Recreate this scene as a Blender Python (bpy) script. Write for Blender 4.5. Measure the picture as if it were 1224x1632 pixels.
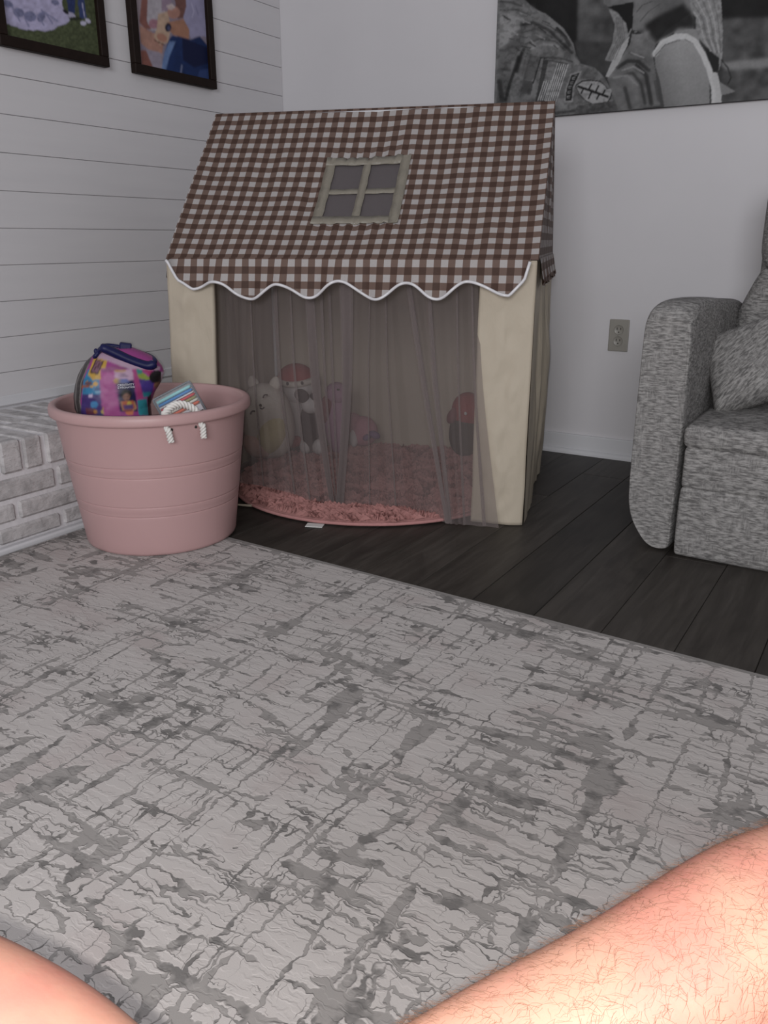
import bpy, bmesh, math, random
import numpy as np
from mathutils import Vector, Matrix, Euler

for o in list(bpy.data.objects):
    bpy.data.objects.remove(o, do_unlink=True)
S = bpy.context.scene
COL = S.collection
random.seed(7); np.random.seed(7)

# ------------------------------------------------------------------ camera
FPX = 1330.0
YAW, PITCH, ROLL = math.radians(31.9), math.radians(18.02), math.radians(-.155)
CAM = np.array([2.448, -3.123, 0.80])
_f = np.array([-math.sin(YAW)*math.cos(PITCH), math.cos(YAW)*math.cos(PITCH), -math.sin(PITCH)])
_r = np.array([math.cos(YAW), math.sin(YAW), 0.0])
_u = np.cross(_r, _f)
_r2 = math.cos(ROLL)*_r + math.sin(ROLL)*_u
_u2 = -math.sin(ROLL)*_r + math.cos(ROLL)*_u
cd = bpy.data.cameras.new('camera'); cam = bpy.data.objects.new('camera', cd); COL.objects.link(cam)
cam.matrix_world = Matrix(((_r2[0], _u2[0], -_f[0], CAM[0]), (_r2[1], _u2[1], -_f[1], CAM[1]),
                           (_r2[2], _u2[2], -_f[2], CAM[2]), (0, 0, 0, 1)))
cd.sensor_width = 36; cd.sensor_fit = 'AUTO'; cd.lens = FPX*36/1632; cd.clip_start = .02
S.camera = cam

# ------------------------------------------------------------------ light
S.view_settings.view_transform = 'Standard'; S.view_settings.look = 'None'
S.view_settings.gamma = 1; S.view_settings.exposure = 0; S.view_settings.use_curve_mapping = False
W = bpy.data.worlds.new('world'); S.world = W; W.use_nodes = True
W.node_tree.nodes['Background'].inputs[0].default_value = (.95, .95, 1.0, 1)
W.node_tree.nodes['Background'].inputs[1].default_value = .30
ld = bpy.data.lights.new('phone_flash', 'POINT'); ld.energy = 30; ld.shadow_soft_size = .004; ld.color = (1, .97, .94)
lo = bpy.data.objects.new('phone_flash', ld); COL.objects.link(lo)
lo.location = Vector(CAM - .016*_r2 - .010*_u2)
ad = bpy.data.lights.new('room_fill', 'AREA'); ad.energy = 106; ad.shape = 'RECTANGLE'; ad.size = 2.0; ad.size_y = 1.4; ad.color = (.95, .96, 1)  # soft fill added behind the camera for directional light, no actual window
ao = bpy.data.objects.new('room_fill', ad); COL.objects.link(ao)
ao.location = (3.2, -5.9, 1.9); ao.rotation_euler = (math.radians(79), 0, math.radians(22))

# ------------------------------------------------------------------ helpers
def ray(px, py):
    return _r2*((px-612)/FPX) - _u2*((py-816)/FPX) + _f
def on_z(px, py, z=0.):
    d = ray(px, py); return CAM + d*((z-CAM[2])/d[2])
def on_x(px, py, x=0.):
    d = ray(px, py); return CAM + d*((x-CAM[0])/d[0])
def on_y(px, py, y=0.):
    d = ray(px, py); return CAM + d*((y-CAM[1])/d[1])
def at_depth(px, py, t):
    return CAM + ray(px, py)*t
def to_px(P):
    d = np.asarray(P, float)-CAM; c = d@_f
    return 612+FPX*(d@_r2)/c, 816-FPX*(d@_u2)/c
def lin(h):
    h = h.lstrip('#'); o = []
    for i in (0, 2, 4):
        c = int(h[i:i+2], 16)/255
        o.append(c/12.92 if c <= .04045 else ((c+.055)/1.055)**2.4)
    return tuple(o)
def alb(h, e=.35):
    return tuple(min(.88, c/e) for c in lin(h))

class NT:
    def __init__(s, name, rough=.8, spec=.3):
        s.m = bpy.data.materials.new(name); s.m.use_nodes = True
        s.t = s.m.node_tree; s.b = s.t.nodes['Principled BSDF']
        s.b.inputs['Roughness'].default_value = rough; s.b.inputs['Specular IOR Level'].default_value = spec
    def n(s, typ, **k):
        x = s.t.nodes.new(typ)
        for a, v in k.items(): setattr(x, a, v)
        return x
    def l(s, a, b): s.t.links.new(a, b)
    def val(s, sock, v):
        if hasattr(v, 'is_linked') or isinstance(v, bpy.types.NodeSocket): s.l(v, sock)
        else: sock.default_value = v
    def math(s, op, a, b=None, c=None, clamp=False):
        x = s.n('ShaderNodeMath', operation=op, use_clamp=clamp)
        s.val(x.inputs[0], a)
        if b is not None: s.val(x.inputs[1], b)
        if c is not None: s.val(x.inputs[2], c)
        return x.outputs[0]
    def coord(s, kind='Object'): return s.n('ShaderNodeTexCoord').outputs[kind]
    def pos(s): return s.n('ShaderNodeNewGeometry').outputs['Position']
    def map(s, v, scale=(1, 1, 1), rot=(0, 0, 0), loc=(0, 0, 0)):
        x = s.n('ShaderNodeMapping'); x.inputs['Scale'].default_value = scale
        x.inputs['Rotation'].default_value = rot; x.inputs['Location'].default_value = loc
        s.l(v, x.inputs[0]); return x.outputs[0]
    def noise(s, v, scale, detail=3, rough=.5, dist=0., out=0):
        x = s.n('ShaderNodeTexNoise'); s.l(v, x.inputs['Vector'])
        x.inputs['Scale'].default_value = scale; x.inputs['Detail'].default_value = detail
        x.inputs['Roughness'].default_value = rough; x.inputs['Distortion'].default_value = dist
        return x.outputs[out]
    def ramp(s, f, stops):
        x = s.n('ShaderNodeValToRGB'); e = x.color_ramp.elements
        while len(e) < len(stops): e.new(.5)
        for i, (p, c) in enumerate(stops):
            e[i].position = p; e[i].color = (*c, 1) if len(c) == 3 else c
        s.l(f, x.inputs[0]); return x.outputs[0]
    def mix(s, f, a, b, blend='MIX'):
        x = s.n('ShaderNodeMix', data_type='RGBA', blend_type=blend)
        s.val(x.inputs[0], f)
        for k, v in ((6, a), (7, b)):
            if isinstance(v, tuple): x.inputs[k].default_value = (*v[:3], 1)
            else: s.l(v, x.inputs[k])
        return x.outputs[2]
    def sstep(s, v, a, b):
        x = s.n('ShaderNodeMapRange', interpolation_type='SMOOTHSTEP'); s.l(v, x.inputs[0])
        x.inputs[1].default_value = a; x.inputs[2].default_value = b; return x.outputs[0]
    def base(s, c):
        if isinstance(c, tuple): s.b.inputs['Base Color'].default_value = (*c[:3], 1)
        else: s.l(c, s.b.inputs['Base Color'])
    def bump(s, h, strength=.3, dist=.002):
        x = s.n('ShaderNodeBump'); x.inputs['Strength'].default_value = strength; x.inputs['Distance'].default_value = dist
        s.l(h, x.inputs['Height']); s.l(x.outputs[0], s.b.inputs['Normal'])

def simple(name, c, rough=.8, spec=.3, var=.10, scale=40, bump=0., bdist=.001):
    k = NT(name, rough, spec); v = k.pos(); n = k.noise(v, scale, 4)
    k.base(k.mix(n, tuple(x*(1-var) for x in c), tuple(min(1, x*(1+var)) for x in c)))
    if bump: k.bump(n, bump, bdist)
    return k.m

def mesh(name, vs, fs, mat, parent=None, smooth=False, uv=None, cols=None, link=True):
    me = bpy.data.meshes.new(name); me.from_pydata([tuple(map(float, v)) for v in vs], [], [tuple(f) for f in fs]); me.update()
    if smooth: me.polygons.foreach_set('use_smooth', [True]*len(me.polygons))
    if mat: me.materials.append(mat)
    if uv is not None:
        L = me.uv_layers.new(name='UVMap'); li = np.zeros(len(me.loops), int); me.loops.foreach_get('vertex_index', li)
        L.data.foreach_set('uv', np.asarray(uv, float)[li].ravel())
    if cols is not None:
        A = me.color_attributes.new('print', 'FLOAT_COLOR', 'POINT')
        c = np.ones((len(me.vertices), 4)); c[:, :3] = cols; A.data.foreach_set('color', c.ravel())
    return obj(name, me, parent)
def obj(name, me, parent=None):
    o = bpy.data.objects.new(name, me); COL.objects.link(o)
    if parent is not None:
        o.parent = parent; o.matrix_parent_inverse = parent_inv(parent)
    return o
def parent_inv(p):
    m = p.matrix_basis.copy()
    if p.parent: m = p.parent.matrix_basis @ p.matrix_parent_inverse @ m
    return m.inverted()
def thing(name, label, cat, loc, group=None):
    o = bpy.data.objects.new(name, None); COL.objects.link(o); o.location = Vector(loc); o.empty_display_size = .05
    o['label'] = label; o['category'] = cat
    if group: o['group'] = group
    return o
def tag(o, label, cat, group=None):
    o['label'] = label; o['category'] = cat
    if group: o['group'] = group
    return o
def struct(o): o['kind'] = 'structure'; return o

def bm_obj(name, bm, mat, parent=None, smooth=False):
    bmesh.ops.recalc_face_normals(bm, faces=bm.faces)
    me = bpy.data.meshes.new(name); bm.to_mesh(me); bm.free()
    if smooth: me.polygons.foreach_set('use_smooth', [True]*len(me.polygons))
    if mat: me.materials.append(mat)
    return obj(name, me, parent)
def box(name, lo_, hi_, mat, parent=None, bevel=0., seg=2, smooth=False, M=None):
    bm = bmesh.new(); bmesh.ops.create_cube(bm, size=1)
    c = [(a+b)/2 for a, b in zip(lo_, hi_)]; d = [abs(b-a) for a, b in zip(lo_, hi_)]
    for v in bm.verts: v.co = Vector((v.co.x*d[0]+c[0], v.co.y*d[1]+c[1], v.co.z*d[2]+c[2]))
    if bevel: bmesh.ops.bevel(bm, geom=list(bm.edges), offset=bevel, segments=seg, affect='EDGES', profile=.5)
    if M is not None: bmesh.ops.transform(bm, matrix=M, verts=bm.verts)
    return bm_obj(name, bm, mat, parent, smooth or bevel > 0.01)
def gridfaces(nu, nv, wrap=False, skip=None):
    fs = []
    for j in range(nv-1):
        for i in range(nu if wrap else nu-1):
            if skip and skip(i, j): continue
            a = j*nu+i; b = j*nu+(i+1) % nu
            fs.append((a, b, b+nu, a+nu))
    return fs
def tube(name, pts, r, mat, parent=None, n=8, closed=False, caps=True):
    pts = [np.asarray(p, float) for p in pts]; m = len(pts); vs = []
    rr = r if hasattr(r, '__len__') else [r]*m
    nrm = None
    for i in range(m):
        a = pts[(i-1) % m] if (closed or i > 0) else pts[i]; b = pts[(i+1) % m] if (closed or i < m-1) else pts[i]
        t = b-a; t = t/(np.linalg.norm(t)+1e-12)
        if nrm is None:
            nrm = np.cross(t, [0, 0, 1.]);
            if np.linalg.norm(nrm) < 1e-3: nrm = np.cross(t, [0, 1., 0])
        nrm = nrm-t*(nrm@t); nrm /= np.linalg.norm(nrm); bn = np.cross(t, nrm)
        for k in range(n):
            an = 2*math.pi*k/n; vs.append(pts[i]+rr[i]*(math.cos(an)*nrm+math.sin(an)*bn))
    fs = gridfaces(n, m, wrap=True)
    if closed:
        for k in range(n): fs.append(((m-1)*n+k, (m-1)*n+(k+1) % n, (k+1) % n, k))
    elif caps: fs += [tuple(range(n))[::-1], tuple((m-1)*n+k for k in range(n))]
    return mesh(name, vs, fs, mat, parent, True)
def lathe(name, prof, c, mat, parent=None, n=72, close=False):
    vs = []
    for r, z in prof:
        for k in range(n):
            a = 2*math.pi*k/n; vs.append((c[0]+r*math.cos(a), c[1]+r*math.sin(a), c[2]+z))
    fs = gridfaces(n, len(prof), wrap=True)
    if close: fs += [tuple(range(n))[::-1], tuple((len(prof)-1)*n+k for k in range(n))]
    return mesh(name, vs, fs, mat, parent, True)
def spow(x, e): return math.copysign(abs(x)**e, x)
def blob(name, c, r, mat, parent=None, e1=1., e2=1., rot=(0, 0, 0), nu=28, nv=18, fn=None):
    Rm = Euler(rot).to_matrix(); vs = []
    for j in range(nv+1):
        ph = -math.pi/2+math.pi*j/nv
        for i in range(nu):
            th = 2*math.pi*i/nu
            p = Vector((spow(math.cos(ph), e1)*spow(math.cos(th), e2), spow(math.cos(ph), e1)*spow(math.sin(th), e2), spow(math.sin(ph), e1)))
            if fn: p = fn(p)
            p = Rm @ Vector((p.x*r[0], p.y*r[1], p.z*r[2])); vs.append((p.x+c[0], p.y+c[1], p.z+c[2]))
    fs = gridfaces(nu, nv+1, wrap=True)
    bm = bmesh.new(); bv = [bm.verts.new(v) for v in vs]
    for f in fs: bm.faces.new([bv[k] for k in f])
    bmesh.ops.remove_doubles(bm, verts=bm.verts, dist=1e-5)
    return bm_obj(name, bm, mat, parent, True)
# smooth numpy noise for cloth wrinkles and prints
def vnoise(x, y, seed=0):
    x = np.asarray(x, float); y = np.asarray(y, float)
    def h(i, j):
        n = (i*374761393+j*668265263+seed*974711) & 0x7fffffff
        n = (n ^ (n >> 13))*1274126177 & 0x7fffffff
        return ((n ^ (n >> 16)) & 0xffff)/65535.
    i = np.floor(x).astype(np.int64); j = np.floor(y).astype(np.int64); fx = x-i; fy = y-j
    fx = fx*fx*(3-2*fx); fy = fy*fy*(3-2*fy)
    return (h(i, j)*(1-fx)+h(i+1, j)*fx)*(1-fy)+(h(i, j+1)*(1-fx)+h(i+1, j+1)*fx)*fy
def fbm(x, y, seed=0, o=3):
    s = 0; a = .5; t = 0
    for k in range(o): s = s+a*vnoise(x*2**k, y*2**k, seed+k); t += a; a *= .5
    return s/t
class Paint:
    """flat print: colours of the points of a sheet, painted in layers of polygons and ellipses"""
    def __init__(s, X, Y, base): s.X, s.Y = X, Y; s.c = np.tile(np.array(base, float), (len(X), 1))
    def _in(s, pts):
        m = np.zeros(len(s.X), bool); n = len(pts)
        for i in range(n):
            x0, y0 = pts[i]; x1, y1 = pts[(i+1) % n]
            if y0 == y1: continue
            cr = ((y0 > s.Y) != (y1 > s.Y)) & (s.X < (x1-x0)*(s.Y-y0)/(y1-y0)+x0); m ^= cr
        return m
    def put(s, m, col, var=0., sc=.2, seed=1):
        col = np.array(col)
        if var: s.c[m] = col*(1+var*2*(fbm(s.X[m]*sc, s.Y[m]*sc, seed)-.5))[:, None]
        else: s.c[m] = col
    def poly(s, pts, col, var=0., sc=.2, seed=1): s.put(s._in(pts), col, var, sc, seed)
    def ell(s, cx, cy, rx, ry, col, rot=0, var=0., sc=.2, seed=1):
        dx, dy = s.X-cx, s.Y-cy; a = math.radians(rot)
        s.put(((dx*math.cos(a)+dy*math.sin(a))/rx)**2+((-dx*math.sin(a)+dy*math.cos(a))/ry)**2 < 1, col, var, sc, seed)
    def grad(s, pts, p0, p1, g0, g1):
        m = s._in(pts); dx, dy = p1[0]-p0[0], p1[1]-p0[1]; t = np.clip(((s.X[m]-p0[0])*dx+(s.Y[m]-p0[1])*dy)/(dx*dx+dy*dy), 0, 1)
        s.c[m] = s.c[m]*(g0+(g1-g0)*t)[:, None]
    def blur(s, nx, ny, n=1):
        g = s.c.reshape(ny, nx, 3)
        for _ in range(n):
            for ax in (0, 1):
                q = np.pad(g, [(1, 1) if k == ax else (0, 0) for k in range(3)], mode='edge')
                a = np.take(q, range(0, g.shape[ax]), ax); b = np.take(q, range(2, g.shape[ax]+2), ax); g = .5*g+.25*(a+b)
        s.c = g.reshape(-1, 3)
    def line(s, pts, w, col):
        for (x0, y0), (x1, y1) in zip(pts[:-1], pts[1:]):
            L2 = (x1-x0)**2+(y1-y0)**2+1e-9
            t = np.clip(((s.X-x0)*(x1-x0)+(s.Y-y0)*(y1-y0))/L2, 0, 1)
            s.put((s.X-x0-t*(x1-x0))**2+(s.Y-y0-t*(y1-y0))**2 < (w/2)**2, col)
def print_mat(name, rough=.5, spec=.3):
    k = NT(name, rough, spec); a = k.n('ShaderNodeVertexColor'); a.layer_name = 'print'
    n = k.noise(k.pos(), 900, 2)
    k.base(k.mix(k.math('MULTIPLY', n, .03), a.outputs[0], (.3, .28, .28))); return k.m

# ------------------------------------------------------------------ materials
M = {}
def mat_wall():
    k = NT('wall_paint', .75, .25); n = k.noise(k.pos(), 3, 3)
    k.base(k.mix(n, (.60, .585, .60), (.66, .645, .66))); k.bump(k.noise(k.pos(), 220, 3), .06, .001); return k.m
M['wall'] = mat_wall()
M['trim'] = simple('white_trim', (.64, .64, .66), .5, .4, .03, 8)
def mat_shiplap():
    k = NT('shiplap_paint', .55, .35); n = k.noise(k.map(k.pos(), (1, .4, 6)), 5, 3)
    k.base(k.mix(n, (.60, .585, .60), (.66, .645, .655))); k.bump(n, .05, .002); return k.m
M['ship'] = mat_shiplap()
def mat_floor():
    k = NT('dark_wood_plank', .5, .35); oi = k.n('ShaderNodeObjectInfo'); p = k.pos()
    off = k.n('ShaderNodeCombineXYZ'); k.l(k.math('MULTIPLY', oi.outputs['Random'], 37.), off.inputs[2])
    va = k.n('ShaderNodeVectorMath', operation='ADD'); k.l(p, va.inputs[0]); k.l(off.outputs[0], va.inputs[1]); v = va.outputs[0]
    g = k.noise(k.map(v, (26, 2.2, 1)), 1.6, 6, .6, .6)
    cl = k.noise(k.map(v, (5, 1.6, 1)), 1.5, 4, .55, .8)
    c = k.ramp(g, [(.25, (.022, .018, .015)), (.55, (.043, .037, .032)), (.8, (.068, .060, .053))])
    c2 = k.mix(k.sstep(cl, .45, .75), c, (.018, .015, .013))
    tone = k.math('ADD', k.math('MULTIPLY', oi.outputs['Random'], .7), .7)
    x = k.n('ShaderNodeVectorMath', operation='SCALE'); k.l(c2, x.inputs[0]); k.l(tone, x.inputs['Scale'])
    k.base(x.outputs[0]); k.bump(g, .25, .0015); return k.m
M['plank'] = mat_floor()
M['sub'] = simple('subfloor_dark', (.01, .009, .008), .9)
def mat_brick():
    k = NT('whitewashed_brick', .9, .15); oi = k.n('ShaderNodeObjectInfo'); v = k.pos()
    n1 = k.noise(v, 22, 5, .6, .4); n2 = k.noise(k.map(v, (1, 1, 3)), 60, 4, .6)
    c = k.mix(k.sstep(n1, .38, .68), (.55, .53, .53), (.38, .365, .365))
    c = k.mix(k.sstep(n2, .60, .78), c, (.28, .255, .25))
    tone = k.math('ADD', k.math('MULTIPLY', oi.outputs['Random'], .22), .86)
    x = k.n('ShaderNodeVectorMath', operation='SCALE'); k.l(c, x.inputs[0]); k.l(tone, x.inputs['Scale'])
    k.base(x.outputs[0]); k.bump(k.math('ADD', n1, k.math('MULTIPLY', n2, .6)), .7, .005); return k.m
M['brick'] = mat_brick()
M['mortar'] = simple('white_mortar', (.64, .625, .64), .9, .1, .12, 60, .5, .003)
def mat_rug():
    k = NT('rug_carved_pile', .95, .05); v = k.coord('Object')
    def warp(v, sc, amp):
        w = k.noise(v, sc, 2, .5, 0., 1)
        ws = k.n('ShaderNodeVectorMath', operation='SUBTRACT'); k.l(w, ws.inputs[0]); ws.inputs[1].default_value = (.5, .5, .5)
        wm = k.n('ShaderNodeVectorMath', operation='MULTIPLY_ADD'); k.l(ws.outputs[0], wm.inputs[0]); wm.inputs[1].default_value = (amp, amp, 0); k.l(v, wm.inputs[2]); return wm.outputs[0]
    q = warp(warp(v, 16, .014), 62, .020)
    lf = k.noise(k.map(v, loc=(2, 5, 0)), 7.5, 3, .65); lf2 = k.noise(k.map(v, loc=(7, 1, 0)), 8.2, 3, .65); lf3 = k.noise(k.map(v, loc=(4, 9, 0)), 4.4, 3, .6)
    def lines(sx, sy, loc, w, mod, lo, det=1):      # worn lines that follow one weave direction
        n = k.noise(k.map(q, (sx, sy, 1), loc=loc), 1.0, det, .5)
        d = k.math('ABSOLUTE', k.math('SUBTRACT', n, .5))
        return k.sstep(k.math('SUBTRACT', d, k.math('MULTIPLY', k.math('SUBTRACT', mod, lo), w)), .004, -.004)
    m1 = lines(1.3, 21., (0, 0, 0), .17, lf, .42)       # across
    m2 = lines(15., .9, (3, 3, 0), .17, lf2, .42)       # along
    m3 = lines(7., 34., (8, 2, 0), .18, lf3, .47)
    m5 = lines(36., 6., (1, 6, 0), .18, lf, .50)
    bl = k.noise(k.map(q, (17, 30, 1)), 1.0, 2, .5); m4 = k.sstep(k.math('ADD', bl, k.math('MULTIPLY', k.math('SUBTRACT', lf2, .5), .55)), .672, .687)
    mk = k.math('MAXIMUM', k.math('MAXIMUM', m1, m2), k.math('MAXIMUM', k.math('MAXIMUM', m3, m5), m4))
    deep = k.noise(k.map(v, loc=(1, 4, 0)), 26, 3, .6)
    dark = k.mix(k.sstep(deep, .48, .64), (.315, .295, .283), (.165, .156, .150))
    lt = k.mix(k.noise(v, 4.5, 4), (.51, .475, .458), (.565, .53, .512))
    lt = k.mix(k.sstep(k.noise(k.map(v, loc=(5, 2, 0)), 6, 3), .50, .72), lt, (.49, .437, .422))
    pile = k.noise(k.map(v, (1, 3, 1)), 330, 2, .6)
    c = k.mix(mk, lt, dark); c = k.mix(k.math('MULTIPLY', pile, .30), c, (.27, .26, .255))
    k.base(c)
    streak = k.noise(k.map(q, (16, 85, 1)), 1.0, 2, .5)
    h = k.math('ADD', k.math('MULTIPLY', mk, -1.), k.math('ADD', k.math('MULTIPLY', pile, .06), k.math('MULTIPLY', k.sstep(streak, .46, .56), k.math('MULTIPLY', lf2, .5))))
    k.bump(h, .55, .0035); return k.m
M['rug'] = mat_rug()
M['rugedge'] = simple('rug_binding_grey', (.27, .255, .245), .95, .05, .1, 200, .3)
def mat_gingham():
    k = NT('brown_gingham_cloth', .65, .25); uv = k.coord('UV'); sp = k.n('ShaderNodeSeparateXYZ'); k.l(uv, sp.inputs[0])
    def stripe(s, P=.040): return k.math('LESS_THAN', k.math('FRACT', k.math('DIVIDE', s, P)), .5)
    a = stripe(sp.outputs[0]); b = stripe(sp.outputs[1]); t = k.math('ADD', a, b)
    c = k.mix(k.math('GREATER_THAN', t, .5), (.43, .405, .397), (.150, .099, .080))
    c = k.mix(k.math('GREATER_THAN', t, 1.5), c, (.060, .031, .022))
    c = k.mix(k.math('MULTIPLY', k.noise(k.pos(), 500, 2), .25), c, (.10, .07, .06))
    k.base(c); k.bump(k.noise(k.pos(), 60, 4), .25, .003); return k.m
M['gingham'] = mat_gingham()
def mat_cloth(name, a, b, rough=.6, spec=.3, sc=9, bs=.35):
    k = NT(name, rough, spec); n = k.noise(k.map(k.pos(), (1, 1, .6)), sc, 4, .6, .8)
    k.base(k.mix(n, a, b)); k.bump(k.math('ADD', n, k.math('MULTIPLY', k.noise(k.pos(), 700, 2), .05)), bs, .012); return k.m
M['cream'] = mat_cloth('cream_cotton', (.45, .392, .308), (.51, .447, .355))
M['tape'] = mat_cloth('cream_satin_tape', (.20, .18, .145), (.26, .235, .19), .4, .5, 30, .4)
M['piping'] = simple('white_satin_piping', (.70, .69, .71), .3, .6, .1, 60)
def mat_sheer(name, op, c):
    k = NT(name); t = k.t; t.nodes.remove(k.b); out = t.nodes['Material Output']
    tr = k.n('ShaderNodeBsdfTransparent'); df = k.n('ShaderNodeBsdfDiffuse'); tl = k.n('ShaderNodeBsdfTranslucent')
    for x in (df, tl): x.inputs[0].default_value = (*c, 1)
    m1 = k.n('ShaderNodeMixShader'); m1.inputs[0].default_value = .4; k.l(df.outputs[0], m1.inputs[1]); k.l(tl.outputs[0], m1.inputs[2])
    wv = k.noise(k.pos(), 900, 2)
    m2 = k.n('ShaderNodeMixShader'); k.l(k.math('MULTIPLY_ADD', wv, op*.4, op*.8), m2.inputs[0])
    k.l(tr.outputs[0], m2.inputs[1]); k.l(m1.outputs[0], m2.inputs[2]); k.l(m2.outputs[0], out.inputs[0]); return k.m
M['sheer'] = mat_sheer('sheer_white_tulle', .43, (.335, .285, .278))
M['mesh'] = mat_sheer('grey_window_mesh', .86, (.22, .197, .203))
def mat_pink_plastic():
    k = NT('dusty_pink_plastic', .42, .45); n = k.noise(k.pos(), 5, 3)
    k.base(k.mix(n, (.455, .285, .282), (.49, .31, .305))); k.bump(k.noise(k.pos(), 300, 2), .05, .001); return k.m
M['tub'] = mat_pink_plastic()
M['rope'] = simple('white_rope', (.72, .70, .67), .7, .3, .12, 250, .3)
def mat_sofa(name='grey_chenille', rot=(0, 0, 0)):
    k = NT(name, .9, .12); v = k.map(k.pos(), rot=rot)
    a = k.noise(k.map(v, (48, 72, 215)), 1.0, 4, .65); b = k.noise(k.map(v, (230, 150, 44), loc=(3, 1, 2)), 1.0, 4, .65)
    z = k.noise(v, 30, 3)
    m = k.mix(k.sstep(z, .50, .66), k.ramp(a, [(.40, (.125, .12, .117)), (.62, (.36, .348, .336))]), k.ramp(b, [(.40, (.125, .12, .117)), (.62, (.36, .348, .336))]))
    m = k.mix(.45, m, k.ramp(a, [(.38, (.13, .125, .122)), (.62, (.34, .33, .32))]))
    k.base(m); k.bump(k.math('ADD', a, b), .4, .003); return k.m
M['sofa'] = mat_sofa(); M['pillow'] = mat_sofa('grey_chenille_pillow', (.2, .9, .3))
M['black'] = simple('matte_black', (.006, .006, .006), .7)
M['frame'] = simple('dark_walnut_frame', (.014, .008, .006), .6, .15, .35, 60)
M['print'] = print_mat('photo_print', .6, .12)
M['bagprint'] = print_mat('plastic_bag_print', .4, .3)
M['outlet'] = simple('almond_plastic', (.30, .285, .255), .4, .4, .04)
M['slot'] = simple('outlet_slot_dark', (.03, .028, .025), .6)
def mat_skin():
    k = NT('skin', .45, .4); v = k.pos(); n = k.noise(v, 14, 4, .6); n2 = k.noise(v, 60, 3)
    c = k.mix(k.sstep(n, .35, .68), (.39, .205, .15), (.38, .15, .12)); c = k.mix(k.math('MULTIPLY', n2, .3), c, (.42, .24, .17))
    k.base(c); k.bump(k.noise(v, 260, 3), .15, .001); k.b.inputs['Subsurface Weight'].default_value = .1
    k.b.inputs['Subsurface Radius'].default_value = (.01, .004, .002); return k.m
M['skin'] = mat_skin()
M['hair'] = simple('brown_body_hair', (.17, .085, .05), .6)
M['shorts'] = simple('dark_shorts_cotton', (.05, .05, .055), .9)
def fluffy(name, c, var=.2):
    k = NT(name, .95, .08); n = k.noise(k.pos(), 90, 4, .65)
    k.base(k.mix(n, tuple(x*(1-var) for x in c), tuple(min(1, x*(1+var)) for x in c))); k.bump(n, .5, .004)
    return k.m
M['pinkfur'] = fluffy('pink_plush_fur', (.41, .205, .19), .3)
M['pinkhem'] = fluffy('pink_hem', (.47, .235, .225))
M['tagw'] = simple('white_tag', (.70, .70, .68), .7)
for nm, c in dict(p_cream=(.62, .56, .50), p_white=(.62, .58, .57), p_yellow=(.62, .54, .32), p_peach=(.58, .38, .33), p_red=(.33, .045, .045),
                  p_black=(.018, .015, .016), p_lilac=(.40, .24, .33), p_pink=(.48, .22, .27), p_purple=(.17, .10, .22), p_green=(.03, .035, .025), p_maroon=(.20, .06, .07)).items():
    M[nm] = fluffy(nm.replace('p_', 'plush_'), c, .12)
M['navy'] = simple('navy_plastic', (.007, .008, .06), .45, .3)
M['lilacfilm'] = simple('lilac_plastic_film', (.24, .19, .24), .4, .4)
M['clear'] = mat_sheer('clear_case_plastic', .14, (.45, .47, .50))

# ------------------------------------------------------------------ room shell
fl = struct(box('floor', (-.1, -5.2, -.05), (4.6, .1, -.016), M['sub']))
k = 0
x = 1.985-.155*13
while x < 4.5:
    y = -5.1-random.random()*.9
    while y < 0:
        L = 1.22; y0, y1 = max(y, -5.15), min(y+L, 0.)
        if y1-y0 > .05 and x > -.2:
            box('plank', (max(x, 0)+.0006, y0+.0006, -.016), (x+.155-.0006, y1-.0006, 0), M['plank'], fl, .0012, 1)
        y += L
    x += .155
wl = struct(box('wall_left', (-.12, -5.2, 0), (-.008, .1, 2.7), M['mortar']))
zs = [.324]+[.401+.1096*i for i in range(-0, 21)]
zrow = [.073, .182, .292]+[.401+.1096*i for i in range(21)]
for a, b in zip([0]+zrow[:-1], zrow):
    box('shiplap_board', (-.008, -5.2, a+.0008), (0, -.001, b-.0008), M['ship'], wl, .0008, 1)
struct(box('trim_1', (0, -3.6, .297), (.006, -.002, .328), M['trim'], None, .002, 1))
wb = struct(box('wall_back', (-.12, 0, 0), (4.6, .12, 2.7), M['wall']))
bb = struct(box('baseboard_back', (.012, -.014, .0), (4.6, 0, .076), M['trim'], None, .003, 2))
q = bmesh.new()
prof = [(-.014, .0), (-.028, .0), (-.0275, .008), (-.024, .015), (-.0185, .0185), (-.014, .0195)]
ring = [[q.verts.new((xx, yy, zz)) for yy, zz in prof] for xx in (.012, 4.6)]
for i in range(len(prof)-1): q.faces.new((ring[0][i], ring[1][i], ring[1][i+1], ring[0][i+1]))
for rg in ring: q.faces.new(rg)
bm_obj('shoe_moulding', q, M['trim'], bb)

# brick hearth along the left wall
he = thing('brick_hearth', 'low raised brick hearth with whitewashed bricks along the plank wall', 'hearth', (.24, -2.2, 0))
box('mortar_core', (.001, -3.6, 0), (.462, -1.30, .293), M['mortar'], he)
def brick(lo_, hi_):
    b = .006; j = lambda: (random.random()-.5)*.004
    lo2 = [v+j() for v in lo_]; hi2 = [v+j() for v in hi_]
    box('brick', lo2, hi2, M['brick'], he, b, 1)
y = -1.305; i = 0
while y > -3.5:
    brick((.262, y-.058, .211), (.471, y, .298)); brick((.045, y-.058-.02, .24), (.252, y-.02, .296)); y -= .069
for r, (a, b) in enumerate(((.144, .198), (.080, .131), (.024, .067))):
    y = -1.305+(.10 if r % 2 else .03)
    while y > -3.4:
        brick((.36, y-.196, a), (.470, min(y, -1.302), b)); y -= .207
box('base_trim', (.462, -3.6, 0), (.486, -1.30, .019), M['trim'], he, .006, 3)

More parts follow.
